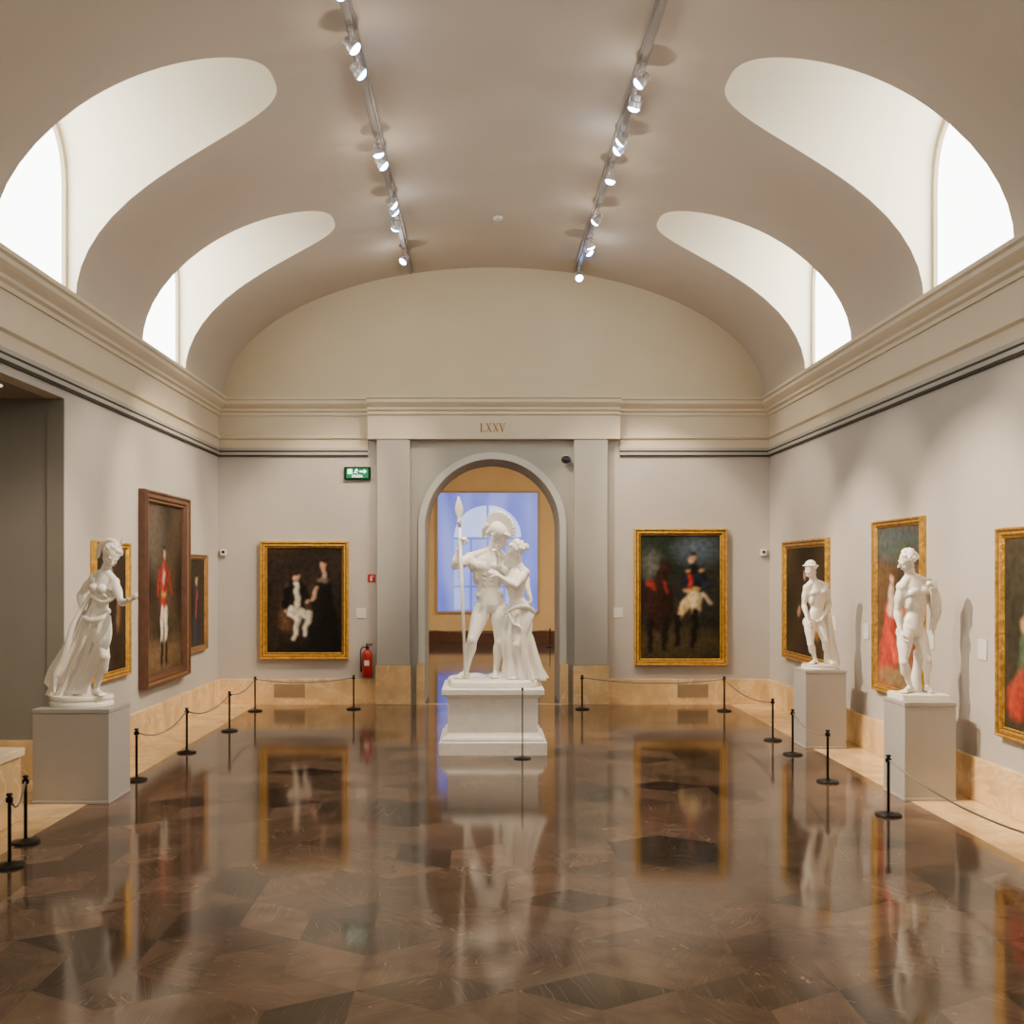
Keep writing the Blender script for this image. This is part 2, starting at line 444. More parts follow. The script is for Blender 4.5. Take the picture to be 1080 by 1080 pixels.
nt.links.new(tc.outputs['Object'],nz.inputs['Vector'])
mr=nt.nodes.new('ShaderNodeMapRange'); mr.inputs[1].default_value=0.3; mr.inputs[2].default_value=0.7; mr.inputs[3].default_value=0.72; mr.inputs[4].default_value=1.28
nt.links.new(nz.outputs['Fac'],mr.inputs[0])
mx=nt.nodes.new('ShaderNodeVectorMath'); mx.operation='SCALE'
nt.links.new(rp.outputs['Color'],mx.inputs[0]); nt.links.new(mr.outputs[0],mx.inputs['Scale'])
vo=nt.nodes.new('ShaderNodeTexVoronoi'); vo.feature='DISTANCE_TO_EDGE'; vo.inputs['Scale'].default_value=1.7
nd=nt.nodes.new('ShaderNodeTexNoise'); nd.inputs['Scale'].default_value=5.0; nd.inputs['Detail'].default_value=4
mp=nt.nodes.new('ShaderNodeMapping'); mp.inputs['Scale'].default_value=(1.0,0.6,1.0); mp.inputs['Rotation'].default_value=(0,0,0.6)
cb=nt.nodes.new('ShaderNodeCombineXYZ'); mm=nt.nodes.new('ShaderNodeMath'); mm.operation='MULTIPLY'; mm.inputs[1].default_value=37.0
nt.links.new(sep.outputs[1],mm.inputs[0]); nt.links.new(mm.outputs[0],cb.inputs[2])
ad=nt.nodes.new('ShaderNodeVectorMath'); ad.operation='ADD'; nt.links.new(tc.outputs['Object'],ad.inputs[0]); nt.links.new(cb.outputs[0],ad.inputs[1])
nt.links.new(tc.outputs['Object'],nd.inputs['Vector'])
sc=nt.nodes.new('ShaderNodeVectorMath'); sc.operation='SCALE'; sc.inputs['Scale'].default_value=0.25; nt.links.new(nd.outputs['Color'],sc.inputs[0])
ad2=nt.nodes.new('ShaderNodeVectorMath'); ad2.operation='ADD'; nt.links.new(ad.outputs[0],ad2.inputs[0]); nt.links.new(sc.outputs[0],ad2.inputs[1])
nt.links.new(ad2.outputs[0],mp.inputs['Vector']); nt.links.new(mp.outputs[0],vo.inputs['Vector'])
m2=nt.nodes.new('ShaderNodeMapRange'); m2.inputs[1].default_value=0.0; m2.inputs[2].default_value=0.010; m2.inputs[3].default_value=0.42; m2.inputs[4].default_value=0.0
nt.links.new(vo.outputs['Distance'],m2.inputs[0])
mi=nt.nodes.new('ShaderNodeMix'); mi.data_type='RGBA'; nt.links.new(m2.outputs[0],mi.inputs[0]); nt.links.new(mx.outputs[0],mi.inputs[6]); mi.inputs[7].default_value=(0.62,0.43,0.28,1)
nt.links.new(mi.outputs[2],b.inputs['Base Color'])
b.inputs['Roughness'].default_value=0.085; b.inputs['Specular IOR Level'].default_value=0.55
b.inputs['Specular Tint'].default_value=(1.0,0.88,0.76,1)
M_floor=m
me.materials.append(m); me.materials.append(M_stone)
fl=bpy.data.objects.new('floor',me); COL.objects.link(fl); struct(fl,'polished brown marble floor in rhombus pattern with light border')

# ---------------------------------------------------------------- back room
mb=MB(); mb.box(-AX-0.1,-AX,D+TH,AD+0.1,0,4.6); struct(mb.obj('wall_annex_left',M_ochre),'ochre wall of the adjoining room')
mb=MB(); mb.box(AX,AX+0.1,D+TH,AD+0.1,0,4.6); struct(mb.obj('wall_annex_right',M_ochre),'ochre wall of the adjoining room')
mb=MB(); mb.box(-AX-0.1,AX+0.1,D+TH,AD+0.1,4.6,4.7); struct(mb.obj('ceiling_annex',M_tymp),'ceiling of the adjoining room')
M_floor2=mat('dark_polished_stone',(0.06,0.045,0.045),0.08,var=0.3,scale=3,spec=0.8)
mb=MB(); mb.box(-AX-0.1,AX+0.1,D-0.0,AD+0.1,-0.06,-0.002); struct(mb.obj('floor_annex',M_floor2),'dark polished floor of the adjoining room')
wx0,wx1,wz0,wz1=-1.30,1.23,0.80,3.80
mb=MB(); mb.box(-AX,wx0,AD,AD+0.1,0,4.6); mb.box(wx1,AX,AD,AD+0.1,0,4.6); mb.box(wx0,wx1,AD,AD+0.1,0,wz0); mb.box(wx0,wx1,AD,AD+0.1,wz1,4.6)
struct(mb.obj('wall_annex_back',M_ochre),'cream ochre wall around the tall window')
mb=MB()
for b4 in ((wx0-0.05,wx0,wz0,wz1+0.05),(wx1,wx1+0.05,wz0,wz1+0.05),(wx0-0.06,wx1+0.06,wz0-0.05,wz0),(wx0,wx1,wz1,wz1+0.05)):
    mb.box(b4[0],b4[1],AD-0.05,AD,b4[2],b4[3])
wf=mb.obj('window_7',mat('brown_frame',(0.42,0.31,0.19),0.5,var=0.1)); struct(wf,'tall window with blue translucent blind and arched panes')
mb=MB(); mb.box(-AX,AX,AD-0.04,AD,0,0.30); struct(mb.obj('baseboard_annex',M_wood),'dark baseboard of adjoining room')
def glassm(name,c0,c1,c2,st):
    mg,nt,bb=new_mat(name); nt.nodes.remove(bb)
    em=nt.nodes.new('ShaderNodeEmission'); em.inputs['Strength'].default_value=st
    tc=nt.nodes.new('ShaderNodeTexCoord'); nz=nt.nodes.new('ShaderNodeTexNoise'); nz.inputs['Scale'].default_value=1.0; nz.inputs['Detail'].default_value=1
    mp=nt.nodes.new('ShaderNodeMapping'); mp.inputs['Scale'].default_value=(1.6,1,0.5)
    nt.links.new(tc.outputs['Object'],mp.inputs['Vector']); nt.links.new(mp.outputs[0],nz.inputs['Vector'])
    rp=nt.nodes.new('ShaderNodeValToRGB'); rp.color_ramp.elements[0].position=0.3; rp.color_ramp.elements[1].position=0.7
    rp.color_ramp.elements[0].color=(*c0,1); rp.color_ramp.elements[1].color=(*c2,1); el=rp.color_ramp.elements.new(0.5); el.color=(*c1,1)
    nt.links.new(nz.outputs['Fac'],rp.inputs['Fac']); nt.links.new(rp.outputs[0],em.inputs['Color']); nt.links.new(em.outputs[0],nt.nodes['Material Output'].inputs['Surface'])
    return mg
G1=glassm('blue_blind',(0.16,0.18,0.66),(0.25,0.28,0.85),(0.36,0.40,1.0),1.2)
G2=glassm('pale_blue_pane',(0.25,0.29,0.85),(0.36,0.42,0.98),(0.54,0.62,1.0),1.4)
G3=glassm('bright_arch_pane',(0.40,0.46,0.98),(0.55,0.62,1.0),(0.75,0.82,1.0),1.7)
mb=MB(); mb.box(wx0,wx1,AD+0.02,AD+0.04,wz0,wz1); g=mb.obj('window_blind',G1,parent=wf); g['kind']='structure'
wcx=(wx0+wx1)/2
mb=MB()
for (xa,xb) in ((-0.85,-0.45),(-0.40,-0.03),(0.03,0.40),(0.45,0.85)):
    for za,zb in ((0.85,1.40),(1.45,2.00),(2.05,2.62)): mb.box(wcx+xa,wcx+xb,AD+0.012,AD+0.018,za,zb)
g=mb.obj('window_panes',G2,parent=wf); g['kind']='structure'
mb=MB(); nn=16
for sx in (-1,1):
    pl=[(wcx+sx*0.03,AD+0.015,2.68)]+[(wcx+sx*(0.03+0.82*math.cos(math.pi/2*i/nn)),AD+0.015,2.68+0.80*math.sin(math.pi/2*i/nn)) for i in range(nn+1)]
    mb.add(pl,[tuple(range(len(pl)))])
g=mb.obj('window_arch_pane',G3,parent=wf); g['kind']='structure'

# ---------------------------------------------------------------- helpers for statues
def remesh(mb,name,voxel,loc,parent,smooth=3,mtl=None):
    o=mb.obj(name,mtl or M_marble,loc=(0,0,0))
    r=o.modifiers.new('r','REMESH'); r.mode='VOXEL'; r.voxel_size=voxel
    s=o.modifiers.new('s','SMOOTH'); s.factor=0.5; s.iterations=smooth
    dg=bpy.context.evaluated_depsgraph_get(); dg.update()
    me=bpy.data.meshes.new_from_object(o.evaluated_get(dg))
    o.modifiers.clear(); old=o.data; o.data=me; bpy.data.meshes.remove(old)
    me.name=name
    if not me.materials: me.materials.append(mtl or M_marble)
    me.polygons.foreach_set('use_smooth',[True]*len(me.polygons)); me.update()
    o.location=loc if parent is None else (0,0,0)
    if parent: o.parent=parent
    return o
def limb(mb,a,b,r0,r1,bul=None,n=10):
    a=Vector(a); b=Vector(b); pts=[];rs=[]
    for i in range(n+1):
        t=i/n; r=r0*(1-t)+r1*t
        if bul: r+=bul[0]*math.exp(-((t-bul[1])/bul[2])**2)
        pts.append(a.lerp(b,t)); rs.append(r)
    mb.tube(pts,rs,n=14)
    mb.ell(a,(r0,)*3,n=14,m=10); mb.ell(b,(r1,)*3,n=14,m=10)
def hand(mb,wr,dirv,palmn,s,curl=0.5,thumbside=1):
    d=Vector(dirv).normalized(); pn=Vector(palmn); pn=(pn-d*pn.dot(d)).normalized(); w=d.cross(pn).normalized()*thumbside
    c=wr+d*0.028*s
    mb.ell(c,(0.023*s,0.012*s,0.032*s),(w,pn,d),n=12,m=8)
    for i,(off,ln) in enumerate(((0.016,0.046),(0.0055,0.052),(-0.0055,0.048),(-0.015,0.038))):
        b=wr+d*0.050*s+w*off*s
        p1=b+(d*math.cos(curl*0.6)+pn*math.sin(curl*0.6))*ln*s*0.5
        p2=p1+(d*math.cos(curl*1.8)+pn*math.sin(curl*1.8))*ln*s*0.32
        p3=p2+(d*math.cos(curl*2.9)+pn*math.sin(curl*2.9))*ln*s*0.25
        mb.tube([b-d*0.01*s,b,p1,p2,p3],[0.0064*s,0.0064*s,0.0060*s,0.0054*s,0.0048*s],n=8,ball=True)
    b=wr+d*0.018*s+w*0.018*s
    p1=b+(d*0.7+w*0.7+pn*0.3).normalized()*0.024*s; p2=p1+(d*0.85+w*0.2+pn*(0.3+curl*0.5)).normalized()*0.02*s
    mb.tube([b,p1,p2],[0.0078*s,0.0070*s,0.0058*s],n=8,ball=True)
def head(mb,c,upv,face,s,hair='curly'):
    u=Vector(upv).normalized(); f=Vector(face); f=(f-u*f.dot(u)).normalized(); r=f.cross(u).normalized()
    ax=(r,f,u); c=Vector(c)
    q=lambda x,y,z: c+r*(x*s)+f*(y*s)+u*(z*s)
    mb.ell(q(0,-0.006,0.014),(0.046*s,0.055*s,0.050*s),ax,n=20,m=14)
    mb.ell(q(0,0.012,-0.018),(0.036*s,0.040*s,0.044*s),ax,n=18,m=12)
    mb.ell(q(0,0.026,-0.053),(0.018*s,0.016*s,0.013*s),ax)
    for sx in (-1,1):
        mb.tube([q(sx*0.036,-0.01,-0.030),q(sx*0.024,0.018,-0.050),q(0,0.032,-0.054)],[0.012*s,0.011*s,0.010*s],n=8,ball=True)
        mb.ell(q(sx*0.018,0.044,0.007),(0.015*s,0.009*s,0.005*s),ax,n=10,m=8)
        mb.ell(q(sx*0.0165,0.0445,-0.006),(0.0085*s,0.0065*s,0.005*s),ax,n=10,m=8)
        mb.ell(q(sx*0.022,0.036,-0.022),(0.013*s,0.010*s,0.012*s),ax,n=10,m=8)
        mb.ell(q(sx*0.047,-0.004,-0.008),(0.005*s,0.010*s,0.016*s),ax,n=10,m=8)
    mb.tube([q(0,0.050,0.006),q(0,0.060,-0.008),q(0,0.068,-0.020)],[0.0055*s,0.0066*s,0.0088*s],n=8,ball=True)
    mb.ell(q(0,0.050,-0.034),(0.013*s,0.0085*s,0.0042*s),ax,n=10,m=8)
    mb.ell(q(0,0.048,-0.043),(0.011*s,0.0085*s,0.0045*s),ax,n=10,m=8)
    rn=random.Random(5)
    if hair:
        mb.ell(q(0,-0.014,0.022),(0.052*s,0.056*s,0.050*s),ax,n=20,m=14)
        for i in range(60):
            a=rn.uniform(0,6.28); e2=rn.uniform(-0.35,1.5)
            x=math.cos(e2)*math.cos(a); y=math.cos(e2)*math.sin(a); z=math.sin(e2)
            if y>0.35 and z<0.55: continue
            mb.ell(q(0.052*x,-0.012+0.057*y,0.020+0.051*z),(0.0125*s,)*3,n=8,m=6)
        if hair=='bun':
            mb.ell(q(0,-0.072,0.012),(0.026*s,0.024*s,0.026*s),ax)
            mb.ell(q(0,-0.01,0.075),(0.02*s,0.016*s,0.014*s),ax)
def figure(mb,J,s,face,female=False,hair='curly',legs=True,hc=(0.5,0.5),hp=((0,-1,0),(0,-1,0)),thumb=(1,1),g=1.0):
    G=s*g
    lat=(J['shB']-J['shA']).normalized(); latp=(J['hipB']-J['hipA']).normalized() if 'hipA' in J else lat
    up=(J['neck']-J['pelvis']).normalized(); fw=lat.cross(up).normalized(); fp=latp.cross(up).normalized()
    k=0.88 if female else 1.0
    pel,wa,ch,ne=J['pelvis'],J['waist'],J['chest'],J['neck']
    nb=ne-up*0.02*s; shm=(J['shA']+J['shB'])/2
    cs=[pel-up*0.055*s,pel-up*0.03*s,pel,pel.lerp(wa,0.55),wa,wa.lerp(ch,0.5),ch,ch.lerp(nb,0.5),nb,ne+up*0.01*s]
    rx=[0.045,0.074,0.080 if not female else 0.092,0.070 if not female else 0.082,0.062*k,0.076*k,0.092*k,0.082*k,0.044*k,0.031*k]
    ry=[0.045,0.056,0.060,0.050,0.045*k,0.054*k,0.062*k,0.050*k,0.036*k,0.031*k]
    lats=[latp,latp,latp,latp.lerp(lat,0.4),latp.lerp(lat,0.6),lat,lat,lat,lat,lat]
    mb.eloft(cs,[x*G for x in rx],[x*G for x in ry],lats)
    ax=(lat,fw,up)
    for sx in (-1,1):
        if female: mb.ell(ch+lat*sx*0.036*G+fw*0.050*G-up*0.004*s,(0.031*G,0.029*G,0.031*G),ax)
        else: mb.ell(ch+lat*sx*0.042*G+fw*0.040*G+up*0.014*s,(0.043*G,0.027*G,0.030*G),ax)
        mb.ell(pel+latp*sx*0.038*G-fp*0.038*G-up*0.02*s,(0.042*G,0.042*G,0.048*G),(latp,fp,up))
        if not female:
            for q,zz in enumerate((-0.035,-0.065,-0.095)):
                mb.ell(ch+lat*sx*0.017*G+fw*(0.051-q*0.004)*G+up*zz*s,(0.016*G,0.010*G,0.0135*G),ax,n=10,m=8)
            mb.ell(ch+lat*sx*0.064*G+up*-0.05*s+fw*0.01*G,(0.022*G,0.036*G,0.048*G),ax)
            mb.ell(wa.lerp(pel,0.45)+latp*sx*0.058*G,(0.021*G,0.034*G,0.026*G),ax)
    mb.tube([nb-up*0.01*s,ne,J['head']],[0.040*k*G,0.033*k*G,0.031*k*G],n=14)
    for c in 'AB':
        sh,el,ha=J['sh'+c],J['el'+c],J['ha'+c]; i='AB'.index(c)
        mb.tube([nb+up*0.012*s,sh+up*0.004*s],[0.032*k*G,0.029*k*G],n=12)
        mb.ell(sh,(0.036*k*G,)*3)
        mb.tube([ch+(sh-shm)*0.6,sh],[0.042*k*G,0.034*k*G],n=12)
        limb(mb,sh,el,0.030*k*G,0.021*k*G,(0.007*G,0.45,0.22))
        limb(mb,el,ha,0.0215*k*G,0.0140*k*G,(0.006*G,0.25,0.2))
        hand(mb,ha,(ha-el),hp[i],s,hc[i],thumb[i])
        if 'hip'+c in J and legs:
            hi,kn,an,to=J['hip'+c],J['kn'+c],J['an'+c],J['toe'+c]
            limb(mb,hi,kn,0.049*G,0.029*G,(0.007*G,0.35,0.3))
            mb.ell(kn+fp*0.008*G,(0.026*G,0.024*G,0.030*G))
            limb(mb,kn,an,0.027*G,0.0165*G,(0.008*G,0.28,0.2))
            mb.ell(kn.lerp(an,0.28)-fp*0.013*G,(0.024*G,0.024*G,0.048*G))
            ft=to-an; ft.z=0; fd=ft.normalized(); z0=an.z-0.034*s
            hl=an-fd*0.022*s; hl.z=z0+0.018*s
            mid=an+fd*0.045*s; mid.z=z0+0.020*s
            ball=an+fd*0.082*s; ball.z=z0+0.013*s
            sd=Vector((-fd.y,fd.x,0))
            mb.tube([an,hl],[0.0165*s,0.019*s],n=10,ball=True)
            mb.tube([hl,mid,ball],[0.019*s,0.020*s,0.016*s],n=12,ball=True)
            mb.tube([an,mid],[0.018*s,0.019*s],n=10,ball=True)
            mb.ell(ball,(0.018*s,0.030*s,0.011*s),(fd,sd,Vector((0,0,1))))
            for t in range(5):
                off=(t-2)*0.0115*s; ln=(0.026-0.003*abs(t-1))*s
                p=ball+sd*off; p.z=z0+0.009*s
                mb.tube([p,p+fd*ln],[0.0078*s,0.0062*s],n=8,ball=True)
    u=(J['head']-J['neck']).normalized()
    head(mb,J['head'],u,face,s*1.03,hair)

# ---------------------------------------------------------------- central pedestal
d0=10.52; PX=-0.047
ped=empty('pedestal',(PX,d0,0))
def sqprof(mb,prof,hx,hy,cx=0,cy=0):
    vs=[];fs=[]
    for o,z in prof:
        vs += [(cx-hx-o,cy-hy-o,z),(cx+hx+o,cy-hy-o,z),(cx+hx+o,cy+hy+o,z),(cx-hx-o,cy+hy+o,z)]
    for j in range(len(prof)-1):
        for i in range(4): fs.append((4*j+i,4*j+(i+1)%4,4*(j+1)+(i+1)%4,4*(j+1)+i))
    fs.append((3,2,1,0)); k=4*(len(prof)-1); fs.append((k,k+1,k+2,k+3)); mb.add(vs,fs)
mb=MB(); sqprof(mb,[(0.085,0),(0.085,0.12),(0.06,0.125),(0.06,0.15),(0.045,0.17),(0.02,0.185),(0.0,0.21)],0.445,0.40)
mb.obj('pedestal_base',M_white,parent=ped)
mb=MB(); sqprof(mb,[(0,0.20),(0,0.55)],0.445,0.40); mb.obj('pedestal_shaft',M_white,parent=ped)
mb=MB(); sqprof(mb,[(0,0.54),(0.012,0.555),(0.03,0.57),(0.045,0.585),(0.06,0.59),(0.06,0.638),(0.055,0.642)],0.445,0.40)
mb.obj('pedestal_cap',M_white,parent=ped)
meta(ped,'white moulded square pedestal carrying the marble couple','pedestal')

root=Vector((PX,d0,0.642))
st=empty('marble_statue_group',root)
def Q(px,py,dd,base=d0,rt=root): return P(px,py,base+dd)-rt
s1=1.63
J=dict(head=Q(527,565,-.08),neck=Q(520,580,0),chest=Q(515,600,0),waist=Q(515,620,0),pelvis=Q(518,637,.02),
 shA=Q(496,589,.02),elA=Q(480,597,-.15),haA=Q(485,577,-.20),shB=Q(535,592,.02),elB=Q(553,608,.16),haB=Q(558,627,.02),
 hipA=Q(509,642,.02),knA=Q(498,675,-.14),anA=Q(491,709,-.02),toeA=Q(480,716,-.2),
 hipB=Q(527,642,.02),knB=Q(527,677,-.06),anB=Q(523,709,.04),toeB=Q(520,717,-.3))
J['anA'].z=0.07+0.034*s1; J['anB'].z=0.07+0.034*s1
FM=(0.80,-0.50,-0.35)
mb=MB(); figure(mb,J,s1,FM,hc=(1.2,0.6),hp=((0.6,-0.6,0),(-0.9,-0.4,0)),g=1.13)
remesh(mb,'male_figure',0.0070,root,st,1)
hc=J['head']; u=(J['head']-J['neck']).normalized(); f=Vector(FM); f=(f-u*f.dot(u)).normalized(); r=f.cross(u)
q=lambda x,y,z: hc+r*(x*s1)+f*(y*s1)+u*(z*s1)
mb=MB()
mb.ell(q(0,-0.012,0.034),(0.062*s1,0.072*s1,0.054*s1),(r,f,u),n=20,m=14)
mb.ell(q(0,0.045,0.048),(0.042*s1,0.036*s1,0.013*s1),(r,f,u))
mb.tube([q(0,-0.06,0.01),q(0,-0.075,-0.03)],[0.03*s1,0.024*s1],n=10,ball=True)
remesh(mb,'helmet',0.007,root,st,1)
mb=MB()
N=34
for i in range(N):
    t=i/(N-1); a=math.radians(15+205*t)
    y0_,z0_=0.060*math.cos(a)-0.012,0.034+0.052*math.sin(a)
    y1_,z1_=0.108*math.cos(a)-0.018,0.042+0.098*math.sin(a)
    th=0.0085 if i%2 else 0.0115
    mb.tube([q(0,y0_,z0_),q(0,y1_,z1_)],[0.012*s1,th*s1],n=8,ball=True)
mb.curve([q(0,-0.105,0.01),q(0,-0.118,-0.025),q(0,-0.105,-0.06),q(0,-0.11,-0.09)],[0.020*s1,0.018*s1,0.014*s1,0.008*s1])
remesh(mb,'helmet_crest',0.0055,root,st,1)
mb=MB()
for i in range(14):
    mb.ell(q(0.030*math.cos(i*0.5),0.030+0.016*math.sin(i*0.5),-0.050-0.009*(i%3)),(0.012*s1,)*3,n=8,m=6)
remesh(mb,'beard',0.006,root,st,1)
mb=MB()
tip=Q(483.5,523,-.24); bot=Q(491,709,-.20); bot.z=0.06
mb.tube([bot,bot.lerp(tip,0.84)],[0.016,0.015],n=12)
mb.obj('spear_shaft',M_marble,parent=st,smooth=True)
mb=MB()
dv=(tip-bot).normalized(); b0=bot.lerp(tip,0.83)
L=(tip-b0).length
sx=Vector((1,0,0))
mb.eloft([b0,b0+dv*L*0.12,b0+dv*L*0.16,b0+dv*L*0.24,b0+dv*L*0.3,b0+dv*L*0.45,b0+dv*L*0.6,b0+dv*L*0.8,b0+dv*L*0.99],[0.015,0.020,0.030,0.020,0.018,0.040,0.042,0.026,0.002],[0.015,0.020,0.030,0.016,0.012,0.012,0.010,0.007,0.002],[sx]*9,n=16)
mb.obj('spear_head',M_marble,parent=st,smooth=True)
s2=1.46
J2=dict(head=Q(544,581,-.13),neck=Q(547,595,-.08),chest=Q(543,613,-.11),waist=Q(545,631,-.10),pelvis=Q(549,646,-.06),
 shA=Q(535,602,-.03),elA=Q(527,599,-.13),haA=Q(525,589,-.17),shB=Q(554,604,-.18),elB=Q(544,618,-.32),haB=Q(526,607,-.26),
 hipA=Q(543,650,.02),knA=Q(540,680,-.04),anA=Q(543,709,.05),toeA=Q(535,715,-.06),
 hipB=Q(555,650,-.12),knB=Q(546,680,-.22),anB=Q(549,709,-.12),toeB=Q(538,716,-.24))
J2['anA'].z=J2['anB'].z=0.07+0.034*s2
mb=MB(); figure(mb,J2,s2,(-0.85,-0.35,0.75),female=True,hair='bun',hc=(0.7,0.6),hp=((-0.5,-0.4,0),(-0.3,0.8,-0.3)),g=1.06)
remesh(mb,'female_figure',0.0065,root,st,1)
mb=MB()
mb.drape([(Q(549,642,-.06),0.112,0.112,0.03),(Q(547,656,-.07),0.140,0.14,0.08),(Q(545,675,-.08),0.140,0.15,0.12),(Q(549,695,-.07),0.155,0.16,0.15),(Q(553,715,-.06),0.200,0.19,0.17)],folds=11,seed=2)
for i in range(7):
    a=Q(535+6*i/6,640+6*i/6,-.18+0.02*i); b2=Q(550+7*i/6,664+10*i/6,-.25+.025*i); c2=Q(555+14*i/6,714,-.22+.04*i)
    mb.curve([a,a.lerp(b2,0.5)+Vector((-0.02,-0.03,-0.04)),b2,b2.lerp(c2,0.5)+Vector((-0.01,-0.02,0)),c2],[0.010,0.014,0.015,0.016,0.022])
mb.curve([Q(533,647,-.18),Q(543,641,-.22),Q(555,640,-.20),Q(563,646,-.08),Q(561,652,.08)],[0.018,0.025,0.028,0.025,0.02])
mb.curve([Q(532,650,-.10),Q(531,675,-.12),Q(534,700,-.10),Q(533,716,-.08)],[0.02,0.028,0.036,0.045])
mb.curve([Q(560,670,-.02),Q(566,695,-.06),Q(572,716,-.10)],[0.02,0.035,0.045])
mb.clampz(0.05)
remesh(mb,'drapery',0.0064,root,st,1)
mb=MB()
n=40; vs=[]; fs=[]
for z,sc in ((0,1.0),(0.055,0.99),(0.072,0.95)):
    for i in range(n):
        a=2*math.pi*i/n
        rr=1+0.04*math.sin(3*a+1)+0.02*math.sin(7*a)
        cx=math.copysign(abs(math.cos(a))**0.6,math.cos(a)); cy=math.copysign(abs(math.sin(a))**0.6,math.sin(a))
        vs.append((0.475*sc*rr*cx,0.37*sc*rr*cy,z))
for j in range(2):
    for i in range(n): fs.append((j*n+i,j*n+(i+1)%n,(j+1)*n+(i+1)%n,(j+1)*n+i))
fs.append(tuple(range(n-1,-1,-1))); fs.append(tuple(2*n+i for i in range(n)))
mb.add(vs,fs); mb.ell((0.15,0.08,0.07),(0.22,0.18,0.06)); mb.ell((-0.18,0.1,0.06),(0.12,0.1,0.05)); mb.clampz(0)
remesh(mb,'statue_base',0.009,root,st,2)
meta(st,'white marble statue of helmeted warrior with spear embracing a draped woman','statue')

# ---------------------------------------------------------------- side pedestals
def sideped(x0,x1,y0,y1,z1,label):
    mb=MB(); cx=(x0+x1)/2; cy=(y0+y1)/2; hx=(x1-x0)/2; hy=(y1-y0)/2
    sqprof(mb,[(0,0),(0,0.02),(-0.004,0.024),(-0.004,z1-0.035),(0,z1-0.03),(0,z1)],hx,hy)
    o=bevel(mb.obj('pedestal',M_ped,loc=(cx,cy,0)),0.004); meta(o,label,'pedestal'); return o
sideped(-3.64,-3.04,7.93,8.42,0.735,'grey painted plinth under the dancing draped statue')
sideped(3.16,3.57,8.03,8.46,0.775,'grey painted plinth under nude male statue beside red painting')
sideped(3.13,3.55,10.40,10.82,0.80,'grey painted plinth under statue wearing a brimmed hat')
def sbase(parent,rx,ry,h,rect=False):
    mb=MB()
    if rect: mb.box(-rx,rx,-ry,ry,0,h)
    else: mb.lathe([(1,0),(1,h*0.35),(0.96,h*0.4),(0.96,h*0.6),(1,h*0.68),(0.98,h)],n=32); mb.v=[(x*rx,y*ry,z) for x,y,z in mb.v]
    o=mb.obj('statue_base',M_marble,parent=parent)
    if not rect: autosmooth(o,30)
    return bevel(o,0.004)
# --- dancer
dd0=8.17; rt=Vector((-3.345,dd0,0.735)); st=empty('marble_statue',rt)
q=lambda px,py,dd: P(px,py,dd0+dd)-rt
sbase(st,0.25,0.19,0.085)
s3=1.24
J3=dict(head=q(118,586,-.05),neck=q(111,601,0),chest=q(110,621,-.02),waist=q(102,642,0),pelvis=q(98,658,0),
 shA=q(99,610,.08),elA=q(84,628,.14),haA=q(88,649,-.01),shB=q(121,614,-.06),elB=q(128,636,-.12),haB=q(137,633,-.22),
 hipA=q(91,665,.05),knA=q(79,696,.05),anA=q(64,720,.14),toeA=q(60,735,.02),
 hipB=q(104,665,-.03),knB=q(111,693,-.16),anB=q(101,724,-.05),toeB=q(110,735,-.15))
J3['anA'].z=0.085+0.05*s3; J3['anB'].z=0.085+0.034*s3
mb=MB(); figure(mb,J3,s3,(0.6,-0.75,0.1),female=True,hair='bun',hc=(0.8,0.4),hp=((1,0,0),(0,-0.2,1)),g=1.04)
mb.curve([q(103,587,.05),q(106,576,0),q(116,570,-.03),q(126,574,-.05),q(130,567,-.06)],[0.016,0.024,0.024,0.018,0.010])
remesh(mb,'female_figure',0.0060,rt,st,1)
mb=MB()
mb.drape([(q(109,618,-.02),0.066,0.054,0.02),(q(105,634,0),0.066,0.060,0.06),(q(99,656,0),0.100,0.086,0.09),(q(92,680,0),0.108,0.105,0.14),(q(83,704,.02),0.112,0.12,0.18),(q(75,722,.03),0.130,0.13,0.18),(q(71,733,.03),0.145,0.135,0.13)],folds=10,seed=5)
for i in range(7):
    t=i/6
    mb.curve([q(98-3*t,622+8*t,.07-.02*i),q(84-5*t,648+6*t,.06-.025*i),q(70-1*t,680+6*t,.05-.03*i),q(54+5*t,706+3*t,.06-.03*i),q(48+9*t,720+10*t,.05-.03*i)],[0.013,0.021,0.023,0.022,0.013])
for i in range(6):
    t=i/5
    mb.curve([q(116-10*t,650,-.10),q(116-14*t,674,-.16),q(105-11*t,698,-.13),q(95-13*t,720,-.12),q(91-15*t,731,-.12)],[0.009,0.012,0.012,0.014,0.011])
mb.curve([q(86,650,-.04),q(97,655,-.12),q(109,651,-.11),q(115,644,0),q(106,640,.09)],[0.016,0.020,0.020,0.016,0.012])
mb.curve([q(123,626,-.05),q(118,632,-.10),q(107,635,-.10),q(96,628,-.06)],[0.010,0.015,0.015,0.012])
mb.curve([q(97,608,.06),q(101,618,-.05),q(108,626,-.09),q(116,632,-.08)],[0.009,0.011,0.011,0.009])
mb.clampz(0.075)
remesh(mb,'drapery',0.0055,rt,st,1)
mb=MB(); mb.ell(q(141,630,-.24),(0.02,0.02,0.022)); mb.obj('flower_bud',M_marble,parent=st,smooth=True)
meta(st,'white marble statue of dancing woman in windblown drapery, arm outstretched','statue')
